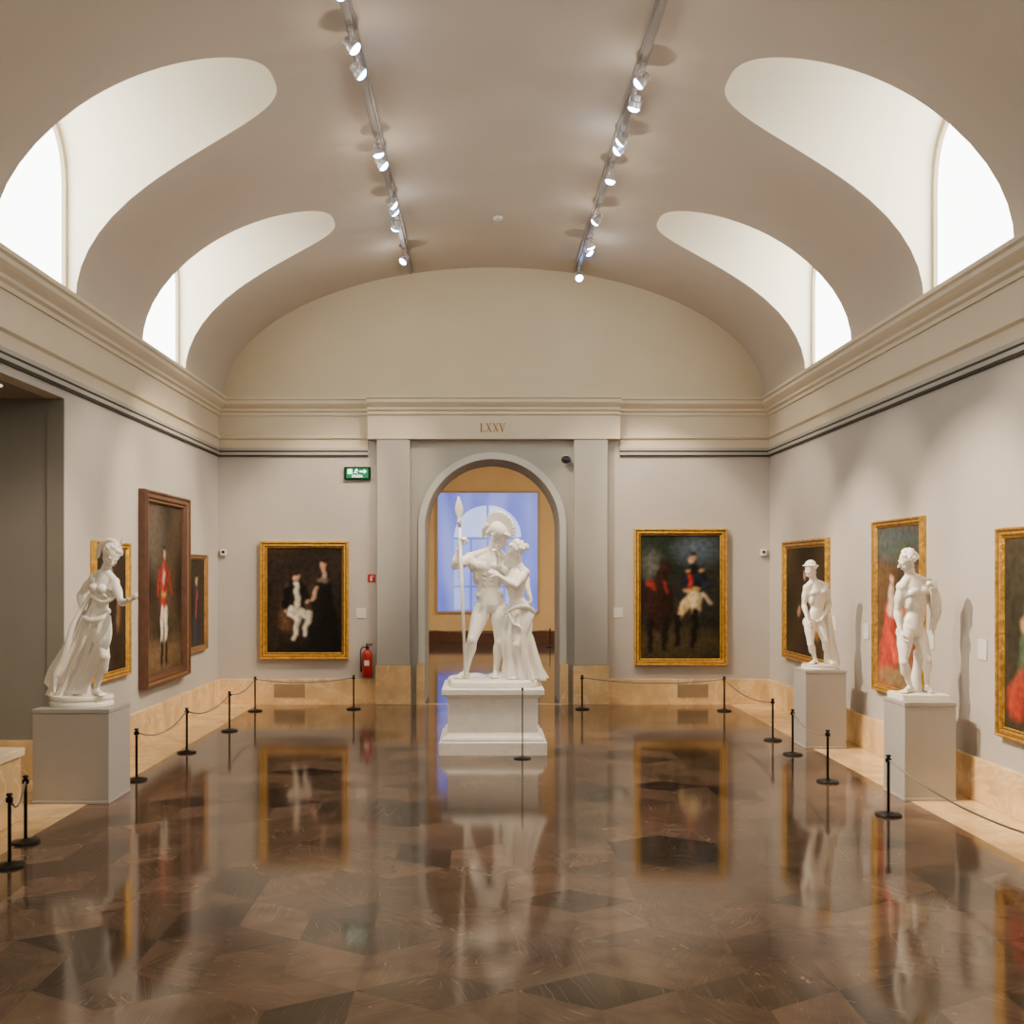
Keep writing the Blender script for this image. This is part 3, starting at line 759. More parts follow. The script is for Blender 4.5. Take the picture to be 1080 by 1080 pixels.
# --- youth with raised arm
dd0=8.25; rt=Vector((3.365,dd0,0.775)); st=empty('marble_statue',rt)
q=lambda px,py,dd: P(px,py,dd0+dd)-rt
sbase(st,0.19,0.16,0.05,True)
s4=1.19
J4=dict(head=q(957,591,-.05),neck=q(960,606,0),chest=q(964,626,0),waist=q(965,647,.0),pelvis=q(961,663,0),
 shA=q(951,619,-.04),elA=q(946,645,-.0),haA=q(950,666,-.05),shB=q(976,615,.05),elB=q(985,645,.06),haB=q(983,622,-.05),
 hipA=q(955,668,-.02),knA=q(953,698,-.06),anA=q(960,728,.02),toeA=q(949,735,-.09),
 hipB=q(968,666,.03),knB=q(978,695,-.03),anB=q(978,727,.06),toeB=q(985,735,-.10))
J4['anA'].z=J4['anB'].z=0.05+0.034*s4
mb=MB(); figure(mb,J4,s4,(-0.95,-0.25,0.2),hair='curly',hc=(0.6,1.0),hp=((1,0,0),(-1,0,0)),g=1.04)
remesh(mb,'male_figure',0.0058,rt,st,1)
mb=MB()
mb.curve([q(983,616,-.07),q(988,628,-.02),q(989,643,.03),q(986,656,.06),q(984,668,.06)],[0.014,0.028,0.032,0.024,0.010])
mb.curve([q(979,611,-.0),q(985,613,-.05),q(987,624,-.03)],[0.012,0.016,0.018])
for i in range(3): mb.curve([q(982+3*i,620,-.08),q(983+3*i,640,-.02),q(981+3*i,664,.03)],[0.008,0.010,0.006])
remesh(mb,'drapery',0.0055,rt,st,1)
mb=MB(); mb.curve([q(966,733,.09),q(966,715,.08),q(968,700,.07),q(967,688,.07)],[0.055,0.04,0.036,0.03]); mb.clampz(0.03)
remesh(mb,'tree_stump',0.007,rt,st,1)
meta(st,'white marble nude male statue, arm raised to shoulder, head turned','statue')
# --- hat figure
dd0=10.6; rt=Vector((3.34,dd0,0.80)); st=empty('marble_statue',rt)
q=lambda px,py,dd: P(px,py,dd0+dd)-rt
sbase(st,0.19,0.16,0.045)
s5=1.10
J5=dict(head=q(855,601,-.05),neck=q(858,612,0),chest=q(861,626,0),waist=q(862,642,0),pelvis=q(858,653,0),
 shA=q(851,620,-.03),elA=q(848,638,.0),haA=q(852,654,-.09),shB=q(870,618,.04),elB=q(875,638,.08),haB=q(868,651,-.04),
 hipA=q(854,657,-.02),knA=q(855,679,-.05),anA=q(860,699,.03),toeA=q(851,703,-.12),
 hipB=q(863,655,.02),knB=q(870,676,-.07),anB=q(874,699,.02),toeB=q(881,703,-.13))
J5['anA'].z=J5['anB'].z=0.045+0.034*s5
mb=MB(); figure(mb,J5,s5,(-0.8,-0.55,-0.1),hair='curly',hc=(0.5,0.6),hp=((1,0,0),(-1,0,0)),g=1.05)
remesh(mb,'male_figure',0.0055,rt,st,1)
mb=MB(); c=J5['head']+Vector((0,0,0.044)); mb.ell(c,(0.085,0.085,0.011)); mb.ell(c+Vector((0,0,0.018)),(0.054,0.056,0.042))
remesh(mb,'brimmed_hat',0.005,rt,st,1)
mb=MB(); mb.drape([(q(873,646,.04),0.03,0.04,0.05),(q(874,665,.05),0.045,0.05,0.12),(q(876,685,.05),0.06,0.06,0.12),(q(878,701,.05),0.080,0.07,0.1)],folds=7,seed=3,n=60); mb.clampz(0.03)
remesh(mb,'draped_tree_stump',0.006,rt,st,1)
meta(st,'white marble nude male statue with brimmed hat and tree stump','statue')

# ---------------------------------------------------------------- paintings (generic soft tonal stand-ins)
def canvas_mat(name):
    m,nt,b=new_mat(name)
    at=nt.nodes.new('ShaderNodeAttribute'); at.attribute_name='Col'
    tc=nt.nodes.new('ShaderNodeTexCoord'); nz=nt.nodes.new('ShaderNodeTexNoise'); nz.inputs['Scale'].default_value=14; nz.inputs['Detail'].default_value=6
    nt.links.new(tc.outputs['Object'],nz.inputs['Vector'])
    mr=nt.nodes.new('ShaderNodeMapRange'); mr.inputs[1].default_value=0.3; mr.inputs[2].default_value=0.7; mr.inputs[3].default_value=0.50; mr.inputs[4].default_value=1.10
    nt.links.new(nz.outputs['Fac'],mr.inputs[0])
    vm=nt.nodes.new('ShaderNodeVectorMath'); vm.operation='SCALE'; nt.links.new(at.outputs['Color'],vm.inputs[0]); nt.links.new(mr.outputs[0],vm.inputs['Scale'])
    nt.links.new(vm.outputs[0],b.inputs['Base Color']); b.inputs['Roughness'].default_value=0.5; b.inputs['Specular IOR Level'].default_value=0.12
    return m
M_canvas=canvas_mat('oil_paint')
def paint_canvas(w,h,bg,bg2,shapes,seed=0):
    ny=150; nx=max(20,int(ny*w/h))
    X,Y=np.meshgrid(np.linspace(0,1,nx),np.linspace(0,1,ny))
    asp=w/h; xs=X*asp
    r=np.random.RandomState(seed)
    f=0
    for k in range(5): 
        a,b,c=r.uniform(2,9,2).tolist()+[r.uniform(0,6)]
        f=f+np.sin(a*X+c)*np.cos(b*Y+c*1.7)/5
    f=np.clip(0.5+f,0,1)[...,None]
    C=np.array(bg)*(1-f)+np.array(bg2)*f
    # slight brushy warp so that outlines stay loose
    xs=xs+0.006*np.sin(Y*55+seed)+0.004*np.sin(Y*23+X*17)
    Yw=Y+0.006*np.sin(X*48+seed*2)
    for sh in shapes:
        if sh[0]=='e':
            _,cx,cy,rx,ry,rot,col,soft=sh
            dx=xs-cx*asp; dy=Yw-cy; ca,sa=math.cos(rot),math.sin(rot)
            u=(dx*ca+dy*sa)/rx; v=(-dx*sa+dy*ca)/ry
            dd=np.sqrt(u*u+v*v)-1; mk=np.clip(0.5-dd/soft,0,1)
            shd=1.0-0.45*np.clip(u*0.7-v*0.2,-0.6,1)
        else:
            _,x0,y0,x1,y1,r0,r1,col,soft=sh
            ax_,bx=x0*asp,x1*asp; ex,ey=bx-ax_,y1-y0; L2=ex*ex+ey*ey+1e-9
            t=np.clip(((xs-ax_)*ex+(Yw-y0)*ey)/L2,0,1)
            qx=xs-ax_-t*ex; dist=np.hypot(qx,Yw-y0-t*ey); rr=r0+(r1-r0)*t
            dd=(dist-rr)/np.maximum(rr,1e-4); mk=np.clip(0.5-dd/soft,0,1)
            shd=1.0-0.45*np.clip(qx/np.maximum(rr,1e-4),-0.6,1)
        C=C*(1-mk[...,None])+(np.array(col)*shd[...,None])*mk[...,None]
    for _ in range(3):
        Pd=np.pad(C,((1,1),(1,1),(0,0)),mode='edge')
        C=(Pd[:-2,1:-1]+Pd[2:,1:-1]+Pd[1:-1,:-2]+Pd[1:-1,2:]+Pd[1:-1,1:-1])/5
    verts=[((x-0.5)*w,0,(y)*h) for y in np.linspace(0,1,ny) for x in np.linspace(0,1,nx)]
    faces=[(j*nx+i,j*nx+i+1,(j+1)*nx+i+1,(j+1)*nx+i) for j in range(ny-1) for i in range(nx-1)]
    me=bpy.data.meshes.new('canvas'); me.from_pydata(verts,[],faces)
    ca=me.color_attributes.new('Col','FLOAT_COLOR','POINT')
    arr=np.ones((nx*ny,4),dtype=np.float32); arr[:,:3]=np.clip(C,0,1).reshape(-1,3)
    ca.data.foreach_set('color',arr.ravel()); me.materials.append(M_canvas)
    return me
def painting(loc,rotz,w,h,fw,prof,mats,bg,bg2,shapes,label,seed=0):
    root=empty('framed_painting',loc,rotz)
    mb=MB(); vs=[];fs=[]
    for t,q_ in prof:
        i=t*fw
        vs += [(-w/2+i,-q_,i),(w/2-i,-q_,i),(w/2-i,-q_,h-i),(-w/2+i,-q_,h-i)]
    for j in range(len(prof)-1):
        for i in range(4): fs.append((4*j+i,4*j+(i+1)%4,4*(j+1)+(i+1)%4,4*(j+1)+i))
    mb.add(vs,fs); 
    for j in range(len(prof)-1):
        if len(mats)>1 and ((prof[j][0]>0.72 and prof[j+1][0]<0.9) or (0.28<prof[j][0]<0.35)): 
            for i in range(4): mb.m[4*j+i]=1
    mb.box(-w/2+0.01,w/2-0.01,-0.006,0.0,0.01,h-0.01,0)
    fo=mb.obj('picture_frame',mats,parent=root); fixn(fo)
    cw,chh=w-2*fw+0.01,h-2*fw+0.01
    me=paint_canvas(cw,chh,bg,bg2,shapes,seed)
    co=bpy.data.objects.new('canvas',me); COL.objects.link(co); co.parent=root; co.location=(0,-0.018,fw-0.005)
    meta(root,label,'painting'); return root
PR=[(0,0.0),(0,0.05),(0.10,0.075),(0.22,0.075),(0.30,0.06),(0.42,0.055),(0.60,0.058),(0.70,0.045),(0.73,0.035),(0.84,0.035),(0.86,0.042),(0.94,0.035),(1.0,0.015)]
PRS=[(a,b*0.75) for a,b in PR]
K_=(0.008,0.007,0.007); SK=(0.50,0.30,0.20); WH=(0.66,0.60,0.49); RD=(0.42,0.03,0.02); GD=(0.55,0.36,0.10)
sh=[('c',0.30,0.30,0.30,0.62,0.10,0.05,(0.10,0.05,0.025),0.5),
 ('c',0.76,0.10,0.75,0.55,0.17,0.09,K_,0.3),('c',0.75,0.55,0.76,0.72,0.085,0.05,K_,0.3),('c',0.76,0.72,0.755,0.79,0.022,0.018,SK,0.4),
 ('e',0.75,0.84,0.032,0.046,0,SK,0.3),('e',0.755,0.885,0.046,0.030,0,(0.03,0.015,0.01),0.4),('e',0.75,0.69,0.05,0.022,0,(0.16,0.13,0.10),0.9),
 ('c',0.66,0.62,0.60,0.50,0.018,0.014,SK,0.4),
 ('c',0.36,0.42,0.38,0.64,0.10,0.07,K_,0.25),('c',0.26,0.60,0.24,0.42,0.035,0.03,K_,0.3),('c',0.48,0.62,0.55,0.50,0.03,0.025,K_,0.3),
 ('c',0.41,0.46,0.40,0.62,0.028,0.022,WH,0.4),('e',0.39,0.66,0.022,0.020,0,(0.8,0.76,0.66),0.4),
 ('e',0.39,0.72,0.030,0.043,0,SK,0.3),('e',0.385,0.76,0.034,0.022,0,(0.03,0.015,0.01),0.4),
 ('c',0.34,0.40,0.56,0.36,0.045,0.036,WH,0.35),('c',0.34,0.38,0.42,0.34,0.045,0.036,WH,0.35),('c',0.56,0.36,0.50,0.17,0.030,0.016,WH,0.35),('c',0.42,0.34,0.36,0.13,0.030,0.016,WH,0.35),
 ('e',0.35,0.10,0.045,0.014,0.2,(0.02,0.02,0.02),0.4),('e',0.52,0.14,0.04,0.014,-0.3,(0.02,0.02,0.02),0.4),('e',0.55,0.49,0.018,0.018,0,SK,0.4),('e',0.25,0.40,0.018,0.018,0,SK,0.4)]
dpb=D-0.002
def backp(x0,x1,y0,y1,**k):
    a=P(x0,y0,13.95); b=P(x1,y1,13.95)
    return painting(((a.x+b.x)/2,dpb,b.z),0,b.x-a.x,a.z-b.z,**k)
backp(274,367.5,571,695.5,fw=0.095,prof=PR,mats=[M_gold,M_goldd],bg=(0.045,0.03,0.02),bg2=(0.012,0.010,0.009),shapes=sh,label='gilt framed double portrait, seated man in white breeches, woman in black',seed=1)
sh=[('e',0.2,0.85,0.25,0.2,0,(0.02,0.03,0.02),0.8),('e',0.75,0.88,0.16,0.10,0,(0.08,0.11,0.14),1.4),('e',0.15,0.75,0.07,0.10,0,(0.12,0.12,0.10),1.4),('e',0.5,0.12,0.5,0.12,0,(0.06,0.045,0.02),0.8),
 ('c',0.22,0.52,0.24,0.34,0.12,0.11,(0.03,0.012,0.008),0.4),('c',0.24,0.60,0.30,0.76,0.055,0.035,(0.03,0.012,0.008),0.4),('c',0.31,0.77,0.36,0.70,0.03,0.018,(0.03,0.012,0.008),0.4),('c',0.12,0.3,0.12,0.06,0.03,0.02,(0.015,0.010,0.008),0.4),('c',0.30,0.3,0.30,0.08,0.03,0.02,(0.015,0.010,0.008),0.4),
 ('c',0.10,0.62,0.18,0.57,0.022,0.018,(0.28,0.03,0.02),0.7),('c',0.30,0.62,0.34,0.54,0.012,0.010,(0.28,0.03,0.02),0.7),
 ('c',0.62,0.52,0.66,0.70,0.09,0.065,(0.012,0.014,0.03),0.3),('c',0.64,0.68,0.62,0.58,0.018,0.018,RD,0.7),('c',0.74,0.68,0.86,0.60,0.035,0.03,(0.012,0.014,0.03),0.3),('c',0.86,0.60,0.74,0.54,0.028,0.02,(0.02,0.02,0.03),0.3),
 ('e',0.60,0.715,0.02,0.010,0.3,GD,0.5),('e',0.76,0.715,0.02,0.010,-0.3,GD,0.5),('c',0.56,0.55,0.74,0.57,0.012,0.012,GD,0.4),
 ('c',0.66,0.70,0.66,0.77,0.02,0.018,K_,0.4),('e',0.65,0.81,0.027,0.038,0,SK,0.3),('e',0.65,0.845,0.03,0.018,0,(0.03,0.015,0.01),0.4),
 ('c',0.66,0.50,0.52,0.40,0.048,0.032,(0.66,0.48,0.24),0.4),('c',0.70,0.50,0.69,0.38,0.048,0.032,(0.66,0.52,0.30),0.4),('c',0.52,0.40,0.48,0.32,0.028,0.023,(0.62,0.43,0.20),0.4),
 ('c',0.47,0.34,0.46,0.12,0.028,0.02,K_,0.3),('c',0.69,0.38,0.66,0.10,0.03,0.02,K_,0.3),('c',0.78,0.52,0.90,0.45,0.016,0.010,(0.5,0.42,0.3),0.6)]
backp(669,767,557.5,702,fw=0.095,prof=PR,mats=[M_gold,M_goldd],bg=(0.035,0.03,0.018),bg2=(0.012,0.014,0.012),shapes=sh,label='gilt framed portrait of officer in pale breeches beside dark horse',seed=2)
DL=lambda px: 3.63*F/(VPX-px)
DR=lambda px: 3.91*F/(px-VPX)
def sidep(side,dn,df,zt,zb,**k):
    yc=(dn+df)/2; x=side*(W-0.004)
    return painting((x,yc,zb),-math.pi/2 if side>0 else math.pi/2,df-dn,zt-zb,**k)
def zof(py,d): return 1.8+(603-py)*d/F
sh=[('c',0.5,0.1,0.5,0.7,0.10,0.07,(0.05,0.03,0.02),0.6),('e',0.5,0.8,0.04,0.05,0,SK,0.4),('e',0.75,0.45,0.05,0.12,0,(0.18,0.10,0.05),0.8)]
sidep(-1,DL(95),DL(133),zof(570,DL(95)),zof(722,DL(95)),fw=0.08,prof=PRS,mats=[M_gold,M_goldd],bg=(0.05,0.03,0.02),bg2=(0.02,0.014,0.01),shapes=sh,label='gilt framed dark portrait behind the dancing statue',seed=3)
sh=[('e',0.5,0.08,0.5,0.1,0,(0.16,0.10,0.05),0.9),('e',0.3,0.8,0.2,0.2,0,(0.10,0.08,0.06),0.9),('c',0.50,0.34,0.52,0.60,0.06,0.06,(0.30,0.03,0.02),0.4),('c',0.47,0.36,0.45,0.14,0.032,0.022,WH,0.3),('c',0.56,0.36,0.57,0.14,0.032,0.022,WH,0.3),
 ('c',0.45,0.16,0.45,0.05,0.024,0.02,K_,0.3),('c',0.57,0.16,0.57,0.05,0.024,0.02,K_,0.3),('e',0.52,0.71,0.024,0.032,0,SK,0.3),('e',0.52,0.745,0.027,0.014,0,K_,0.4),('c',0.64,0.60,0.72,0.46,0.022,0.018,(0.25,0.03,0.02),0.4),('c',0.40,0.60,0.34,0.46,0.022,0.018,(0.25,0.03,0.02),0.4),('e',0.5,0.46,0.05,0.012,0,GD,0.5),('e',0.51,0.57,0.018,0.045,0,(0.5,0.45,0.38),0.5)]
sidep(-1,DL(145.5),DL(192.5),zof(515,DL(145)),zof(728,DL(145)),fw=0.13,prof=[(a,b*1.35) for a,b in PR],mats=[M_wood,M_woodg],bg=(0.09,0.06,0.035),bg2=(0.03,0.02,0.013),shapes=sh,label='large brown wood framed portrait of standing man in red coat',seed=4)
sh=[('c',0.5,0.1,0.5,0.6,0.12,0.09,(0.03,0.03,0.05),0.4),('e',0.5,0.76,0.05,0.06,0,SK,0.3),('c',0.45,0.35,0.55,0.62,0.02,0.02,RD,0.4),('e',0.5,0.82,0.05,0.03,0,K_,0.4)]
sidep(-1,DL(195.5),DL(215),zof(584,DL(195)),zof(690,DL(195)),fw=0.07,prof=PRS,mats=[M_woodg,M_wood],bg=(0.05,0.04,0.025),bg2=(0.02,0.016,0.01),shapes=sh,label='small bronze framed portrait of a man with red sash',seed=5)
sh=[('c',0.45,0.08,0.5,0.62,0.14,0.08,(0.05,0.03,0.02),0.4),('e',0.5,0.75,0.05,0.06,0,SK,0.3),('e',0.5,0.81,0.055,0.03,0,(0.05,0.02,0.01),0.4),('e',0.35,0.4,0.05,0.05,0,SK,0.5),('c',0.6,0.3,0.8,0.2,0.07,0.05,(0.22,0.10,0.03),0.6)]
sidep(1,DR(876),DR(829),zof(567,DR(874)),zof(706,DR(874)),fw=0.10,prof=PRS,mats=[M_gold2,M_goldd],bg=(0.07,0.045,0.02),bg2=(0.02,0.014,0.008),shapes=sh,label='gilt framed dark portrait near the corner, behind hatted statue',seed=6)
sh=[('e',0.5,0.9,0.5,0.12,0,(0.07,0.09,0.09),0.9),('c',0.24,0.06,0.33,0.48,0.15,0.08,(0.36,0.04,0.025),0.5),('c',0.34,0.50,0.35,0.60,0.06,0.045,(0.5,0.36,0.27),0.5),('c',0.45,0.20,0.30,0.34,0.05,0.04,(0.45,0.06,0.03),0.5),('e',0.36,0.68,0.030,0.038,0,SK,0.3),('e',0.36,0.715,0.034,0.022,0,(0.1,0.04,0.02),0.4),
 ('c',0.74,0.08,0.68,0.46,0.13,0.07,(0.22,0.08,0.03),0.45),('e',0.66,0.60,0.032,0.038,0,SK,0.3),('e',0.67,0.635,0.036,0.02,0,(0.08,0.035,0.015),0.4),('c',0.58,0.42,0.52,0.28,0.035,0.025,(0.55,0.33,0.21),0.4),('e',0.58,0.46,0.025,0.028,0,SK,0.4),('e',0.7,0.82,0.16,0.07,0,(0.05,0.06,0.03),0.8),('e',0.4,0.06,0.3,0.06,0,(0.2,0.13,0.06),0.8)]
sidep(1,DR(977),DR(925),zof(544,DR(975)),zof(742,DR(975)),fw=0.075,prof=PRS,mats=[M_gold2,M_goldd],bg=(0.16,0.09,0.04),bg2=(0.04,0.025,0.015),shapes=sh,label='gilt framed painting of figures in red robes',seed=7)
sh=[('c',0.5,0.08,0.5,0.55,0.18,0.10,(0.05,0.04,0.03),0.4),('c',0.25,0.3,0.3,0.6,0.08,0.06,(0.06,0.09,0.05),0.5),('e',0.5,0.72,0.05,0.055,0,SK,0.3),('c',0.15,0.15,0.35,0.35,0.10,0.06,(0.32,0.04,0.02),0.5),('e',0.25,0.55,0.05,0.05,0,(0.35,0.2,0.1),0.5)]
dF=DR(1057)
sidep(1,dF-1.35,dF,zof(557,dF),zof(776,dF),fw=0.085,prof=PRS,mats=[M_gold2,M_goldd],bg=(0.06,0.05,0.03),bg2=(0.02,0.02,0.014),shapes=sh,label='gilt framed dark painting with red and green figures',seed=8)

# ---------------------------------------------------------------- posts and ropes
posts=[FP(269,750),FP(373,748),FP(242,771),FP(197,794),FP(144,823),FP(10,914),FP(27,889),FP(614,748),FP(764,750),FP(815,781),FP(836,796),FP(873,825),FP(937,860),(2.88,5.1)]
def mkpost(loc,h,r=0.011,br=0.095):
    root=empty('barrier_post',loc)
    a=MB().lathe([(br,0),(br,0.008),(br*0.92,0.016),(br*0.4,0.024),(0.02,0.03)],n=28).obj('post_base',M_black,parent=root); autosmooth(a)
    a=MB().lathe([(r,0.02),(r,h-0.05)],n=16).obj('post_pole',M_black,parent=root); autosmooth(a)
    mb=MB(); mb.lathe([(r*1.3,h-0.06),(r*2.0,h-0.055),(r*2.0,h-0.03),(r*1.2,h-0.026),(r*1.2,h-0.018),(r*1.9,h-0.012),(r*1.5,h-0.002),(0.003,h)],n=18)
    a=mb.obj('post_cap',M_black,parent=root); autosmooth(a)
    meta(root,'black metal knee-high rope barrier post with round base','barrier post','rope barrier posts'); return root
first=mkpost((posts[0][0],posts[0][1],0),0.45)
for x,y in posts[1:]:
    c=first.copy(); COL.objects.link(c); c.location=(x,y,0)
    for ch_ in first.children:
        k2=ch_.copy(); k2.parent=c; COL.objects.link(k2)
def rope(a,b,sag,z0=0.41,z1=0.41,label=None,e0=0.024,e1=0.024):
    mb=MB(); pts=[]; c=((a[0]+b[0])/2,(a[1]+b[1])/2,0)
    dv=Vector((b[0]-a[0],b[1]-a[1],0)).normalized()
    ax,ay=a[0]+dv.x*e0,a[1]+dv.y*e0; bx,by=b[0]-dv.x*e1,b[1]-dv.y*e1
    for i in range(21):
        t=i/20
        pts.append((ax+(bx-ax)*t-c[0],ay+(by-ay)*t-c[1],z0+(z1-z0)*t-sag*4*t*(1-t)))
    o=mb.tube(pts,0.0065,n=8).obj('barrier_rope',M_rope,loc=c,smooth=True)
    meta(o,label or 'thin grey-brown cord sagging between two barrier posts','rope','barrier ropes')
p=posts
rope(p[0],p[1],0.05); rope(p[2],p[0],0.06); rope(p[3],p[2],0.09); rope(p[4],p[3],0.10); rope(p[5],p[6],0.10)
rope(p[7],p[8],0.06); rope(p[8],p[9],0.08); rope(p[10],p[11],0.07); rope(p[13],p[12],0.09)
root=empty('stand',(P(551,800,9.87).x,9.87,0))
MB().lathe([(0.085,0),(0.085,0.008),(0.06,0.014),(0.01,0.02)],n=24).obj('stand_base',M_black,parent=root)
MB().lathe([(0.006,0.015),(0.006,0.66)],n=12).obj('stand_pole',M_black,parent=root)
MB().lathe([(0.009,0.655),(0.012,0.665),(0.009,0.68),(0.002,0.685)],n=12).obj('stand_cap',M_black,parent=root)
meta(root,'slender dark metal stand before the white pedestal','stand')
root=mkpost((-1.5,24.5,0),0.45); root['group']='adjoining room barrier posts'
c=mkpost((1.45,24.5,0),0.45); c['group']='adjoining room barrier posts'
rope((-1.5,24.5),(1.45,24.5),0.07)

# ---------------------------------------------------------------- stone bench by side opening
root=empty('stone_bench',(-3.88,7.10,0))
bevel(MB().box(-0.42,0.40,-0.12,0.30,0,0.47).obj('bench_body',M_stone,parent=root),0.01)
bevel(MB().box(-0.42,0.42,-0.14,0.32,0.47,0.53).obj('bench_top',mat('pale_stone',(0.66,0.54,0.36),0.35,var=0.08),parent=root),0.008)
meta(root,'beige stone block bench with pale top by side opening','bench')

# ---------------------------------------------------------------- wall objects
def wallcard(loc,rotz,w,h,label):
    o=bevel(MB().box(-w/2,w/2,-0.008,0,-h/2,h/2).obj('wall_label',M_label,loc=loc,rot=(0,0,rotz)),0.001)
    meta(o,label,'label','painting captions'); return o
for px,py in ((381,646.5),(652,646)):
    v=P(px,py,D); wallcard((v.x,D-0.001,v.z),0,0.13,0.14,'white caption card beside a framed painting')
for px,py in ((880,657),(914,666),(982,675),(1037,685)):
    d=DR(px); v=P(px,py,d); wallcard((W-0.001,d,v.z),-math.pi/2,0.14,0.16,'white caption card on the grey wall')
root=empty('exit_sign',(P(377,505,D-0.03).x,D,P(377,505,D-0.03).z+0.01))
w,h=0.30,0.13
bevel(MB().box(-w/2-0.028,w/2+0.028,-0.05,0,-0.022,h+0.022).obj('sign_housing',M_black,parent=root),0.004)
MB().box(-w/2,w/2,-0.053,-0.049,0,h).obj('sign_face',M_green,parent=root)
def textobj(s_,size,name,m_,parent,loc,rot=(math.pi/2,0,0),ext=0.002,bold=0.0):
    cu=bpy.data.curves.new(name,'FONT'); cu.body=s_; cu.size=size; cu.align_x='CENTER'; cu.align_y='CENTER'; cu.extrude=ext; cu.offset=bold
    o=bpy.data.objects.new(name,cu); COL.objects.link(o)
    dg=bpy.context.evaluated_depsgraph_get(); dg.update()
    me=bpy.data.meshes.new_from_object(o.evaluated_get(dg)); bpy.data.objects.remove(o)
    me.materials.clear(); me.materials.append(m_)
    o=bpy.data.objects.new(name,me); COL.objects.link(o); o.location=loc; o.rotation_euler=rot
    if parent: o.parent=parent
    return o
textobj('SALIDA',0.045,'sign_lettering',M_glow,root,(0.0,-0.055,0.024),bold=0.0008)
mb=MB()
mb.box(-0.13,-0.07,-0.056,-0.0535,0.055,0.12); mb.box(0.03,0.09,-0.056,-0.0535,0.078,0.098)
mb.add([(0.09,-0.056,0.058),(0.13,-0.056,0.088),(0.09,-0.056,0.118)],[(0,1,2)])
mb.ell((-0.01,-0.055,0.116),(0.010,0.002,0.010),n=10,m=6)
mb.tube([(-0.01,-0.055,0.107),(-0.02,-0.055,0.085)],[0.009,0.008],n=6); mb.tube([(-0.02,-0.055,0.085),(0.0,-0.055,0.058)],[0.006,0.005],n=6); mb.tube([(-0.02,-0.055,0.085),(-0.045,-0.055,0.064)],[0.006,0.005],n=6); mb.tube([(-0.035,-0.055,0.10),(0.015,-0.055,0.098)],[0.004,0.004],n=6)
mb.obj('sign_pictogram',M_glow,parent=root)
meta(root,'green illuminated emergency exit sign reading SALIDA','exit sign')
mb=MB(); lh=0.115; tk=0.017; tn_=0.007; ya,yb=-0.004,0.004
def st_(xa,za,xb,zb,w):
    mb.prism([(xa-w/2,za),(xa+w/2,za),(xb+w/2,zb),(xb-w/2,zb)],ya,yb)
def serif(x,z,hw): mb.box(x-hw,x+hw,ya,yb,z-0.003,z+0.003)
x=-0.165
st_(x+0.018,0,x+0.018,lh,tk); mb.box(x+0.018,x+0.065,ya,yb,0,0.007); mb.box(x+0.059,x+0.065,ya,yb,0,0.028); serif(x+0.018,lh-0.003,0.019); serif(x+0.012,0.003,0.013)
for x0 in (-0.085,0.010):
    st_(x0+0.012,lh,x0+0.068,0,tk); st_(x0+0.066,lh,x0+0.014,0,tn_)
    for px_,pz_ in ((0.012,lh-0.003),(0.066,lh-0.003),(0.014,0.003),(0.068,0.003)): serif(x0+px_,pz_,0.016)
x0=0.098
st_(x0+0.012,lh,x0+0.040,0,tk); st_(x0+0.070,lh,x0+0.044,0,tn_); serif(x0+0.012,lh-0.003,0.018); serif(x0+0.070,lh-0.003,0.014)
v=P(519,451,D-pj); o=mb.obj('room_number',M_letter,loc=(v.x,D-pj-0.005,v.z-lh/2)); fixn(o)
meta(o,'muted gold roman numerals LXXV on the frieze above the doorway','lettering')
v=P(392,610,D); root=empty('fire_sign',(v.x,D,v.z-0.055))
bevel(MB().box(-0.055,0.055,-0.008,0,0,0.11).obj('sign_plate',M_red,parent=root),0.002)
mb=MB(); mb.box(-0.02,0.008,-0.0105,-0.008,0.02,0.075); mb.box(-0.012,0.0,-0.0105,-0.008,0.075,0.09); mb.box(0.0,0.03,-0.0105,-0.008,0.08,0.09)
mb.obj('sign_symbol',M_label,parent=root); meta(root,'small square red fire extinguisher sign','sign')
root=empty('fire_extinguisher',(-1.72,D-0.09,0.37))
a=MB().lathe([(0.062,0),(0.07,0.012),(0.07,0.30),(0.062,0.335),(0.04,0.36),(0.022,0.37),(0.022,0.385)],n=28).obj('cylinder_body',M_red,parent=root); autosmooth(a)
mb=MB(); mb.lathe([(0.024,0.385),(0.026,0.41),(0.015,0.42)],n=16); mb.box(-0.012,0.07,-0.012,0.012,0.425,0.435); mb.box(-0.012,0.075,-0.012,0.012,0.445,0.455); mb.box(-0.014,0.0,-0.012,0.012,0.41,0.455)
mb.obj('valve_handle',M_black,parent=root)
mb=MB(); mb.curve([(-0.01,0,0.40),(-0.05,-0.01,0.41),(-0.085,-0.01,0.36),(-0.085,-0.01,0.2),(-0.082,-0.01,0.08)],[0.008,0.008,0.008,0.009,0.013],n=8); mb.obj('hose',M_black,parent=root,smooth=True)
mb=MB(); vs=[];fs=[]
for i in range(8):
    a=math.radians(-118+8*i); vs += [(0.0712*math.cos(a),0.0712*math.sin(a),0.16),(0.0712*math.cos(a),0.0712*math.sin(a),0.23)]
mb.add(vs,[(2*i,2*i+2,2*i+3,2*i+1) for i in range(7)]); mb.obj('body_label',M_label,parent=root)
MB().box(-0.03,0.03,0.06,0.09,0.2,0.24).obj('wall_bracket',M_black,parent=root)
meta(root,'red fire extinguisher with black hose mounted low on wall','fire extinguisher')
M_vent=mat('vent_metal',(0.42,0.30,0.17),0.5,0.2,var=0.05)
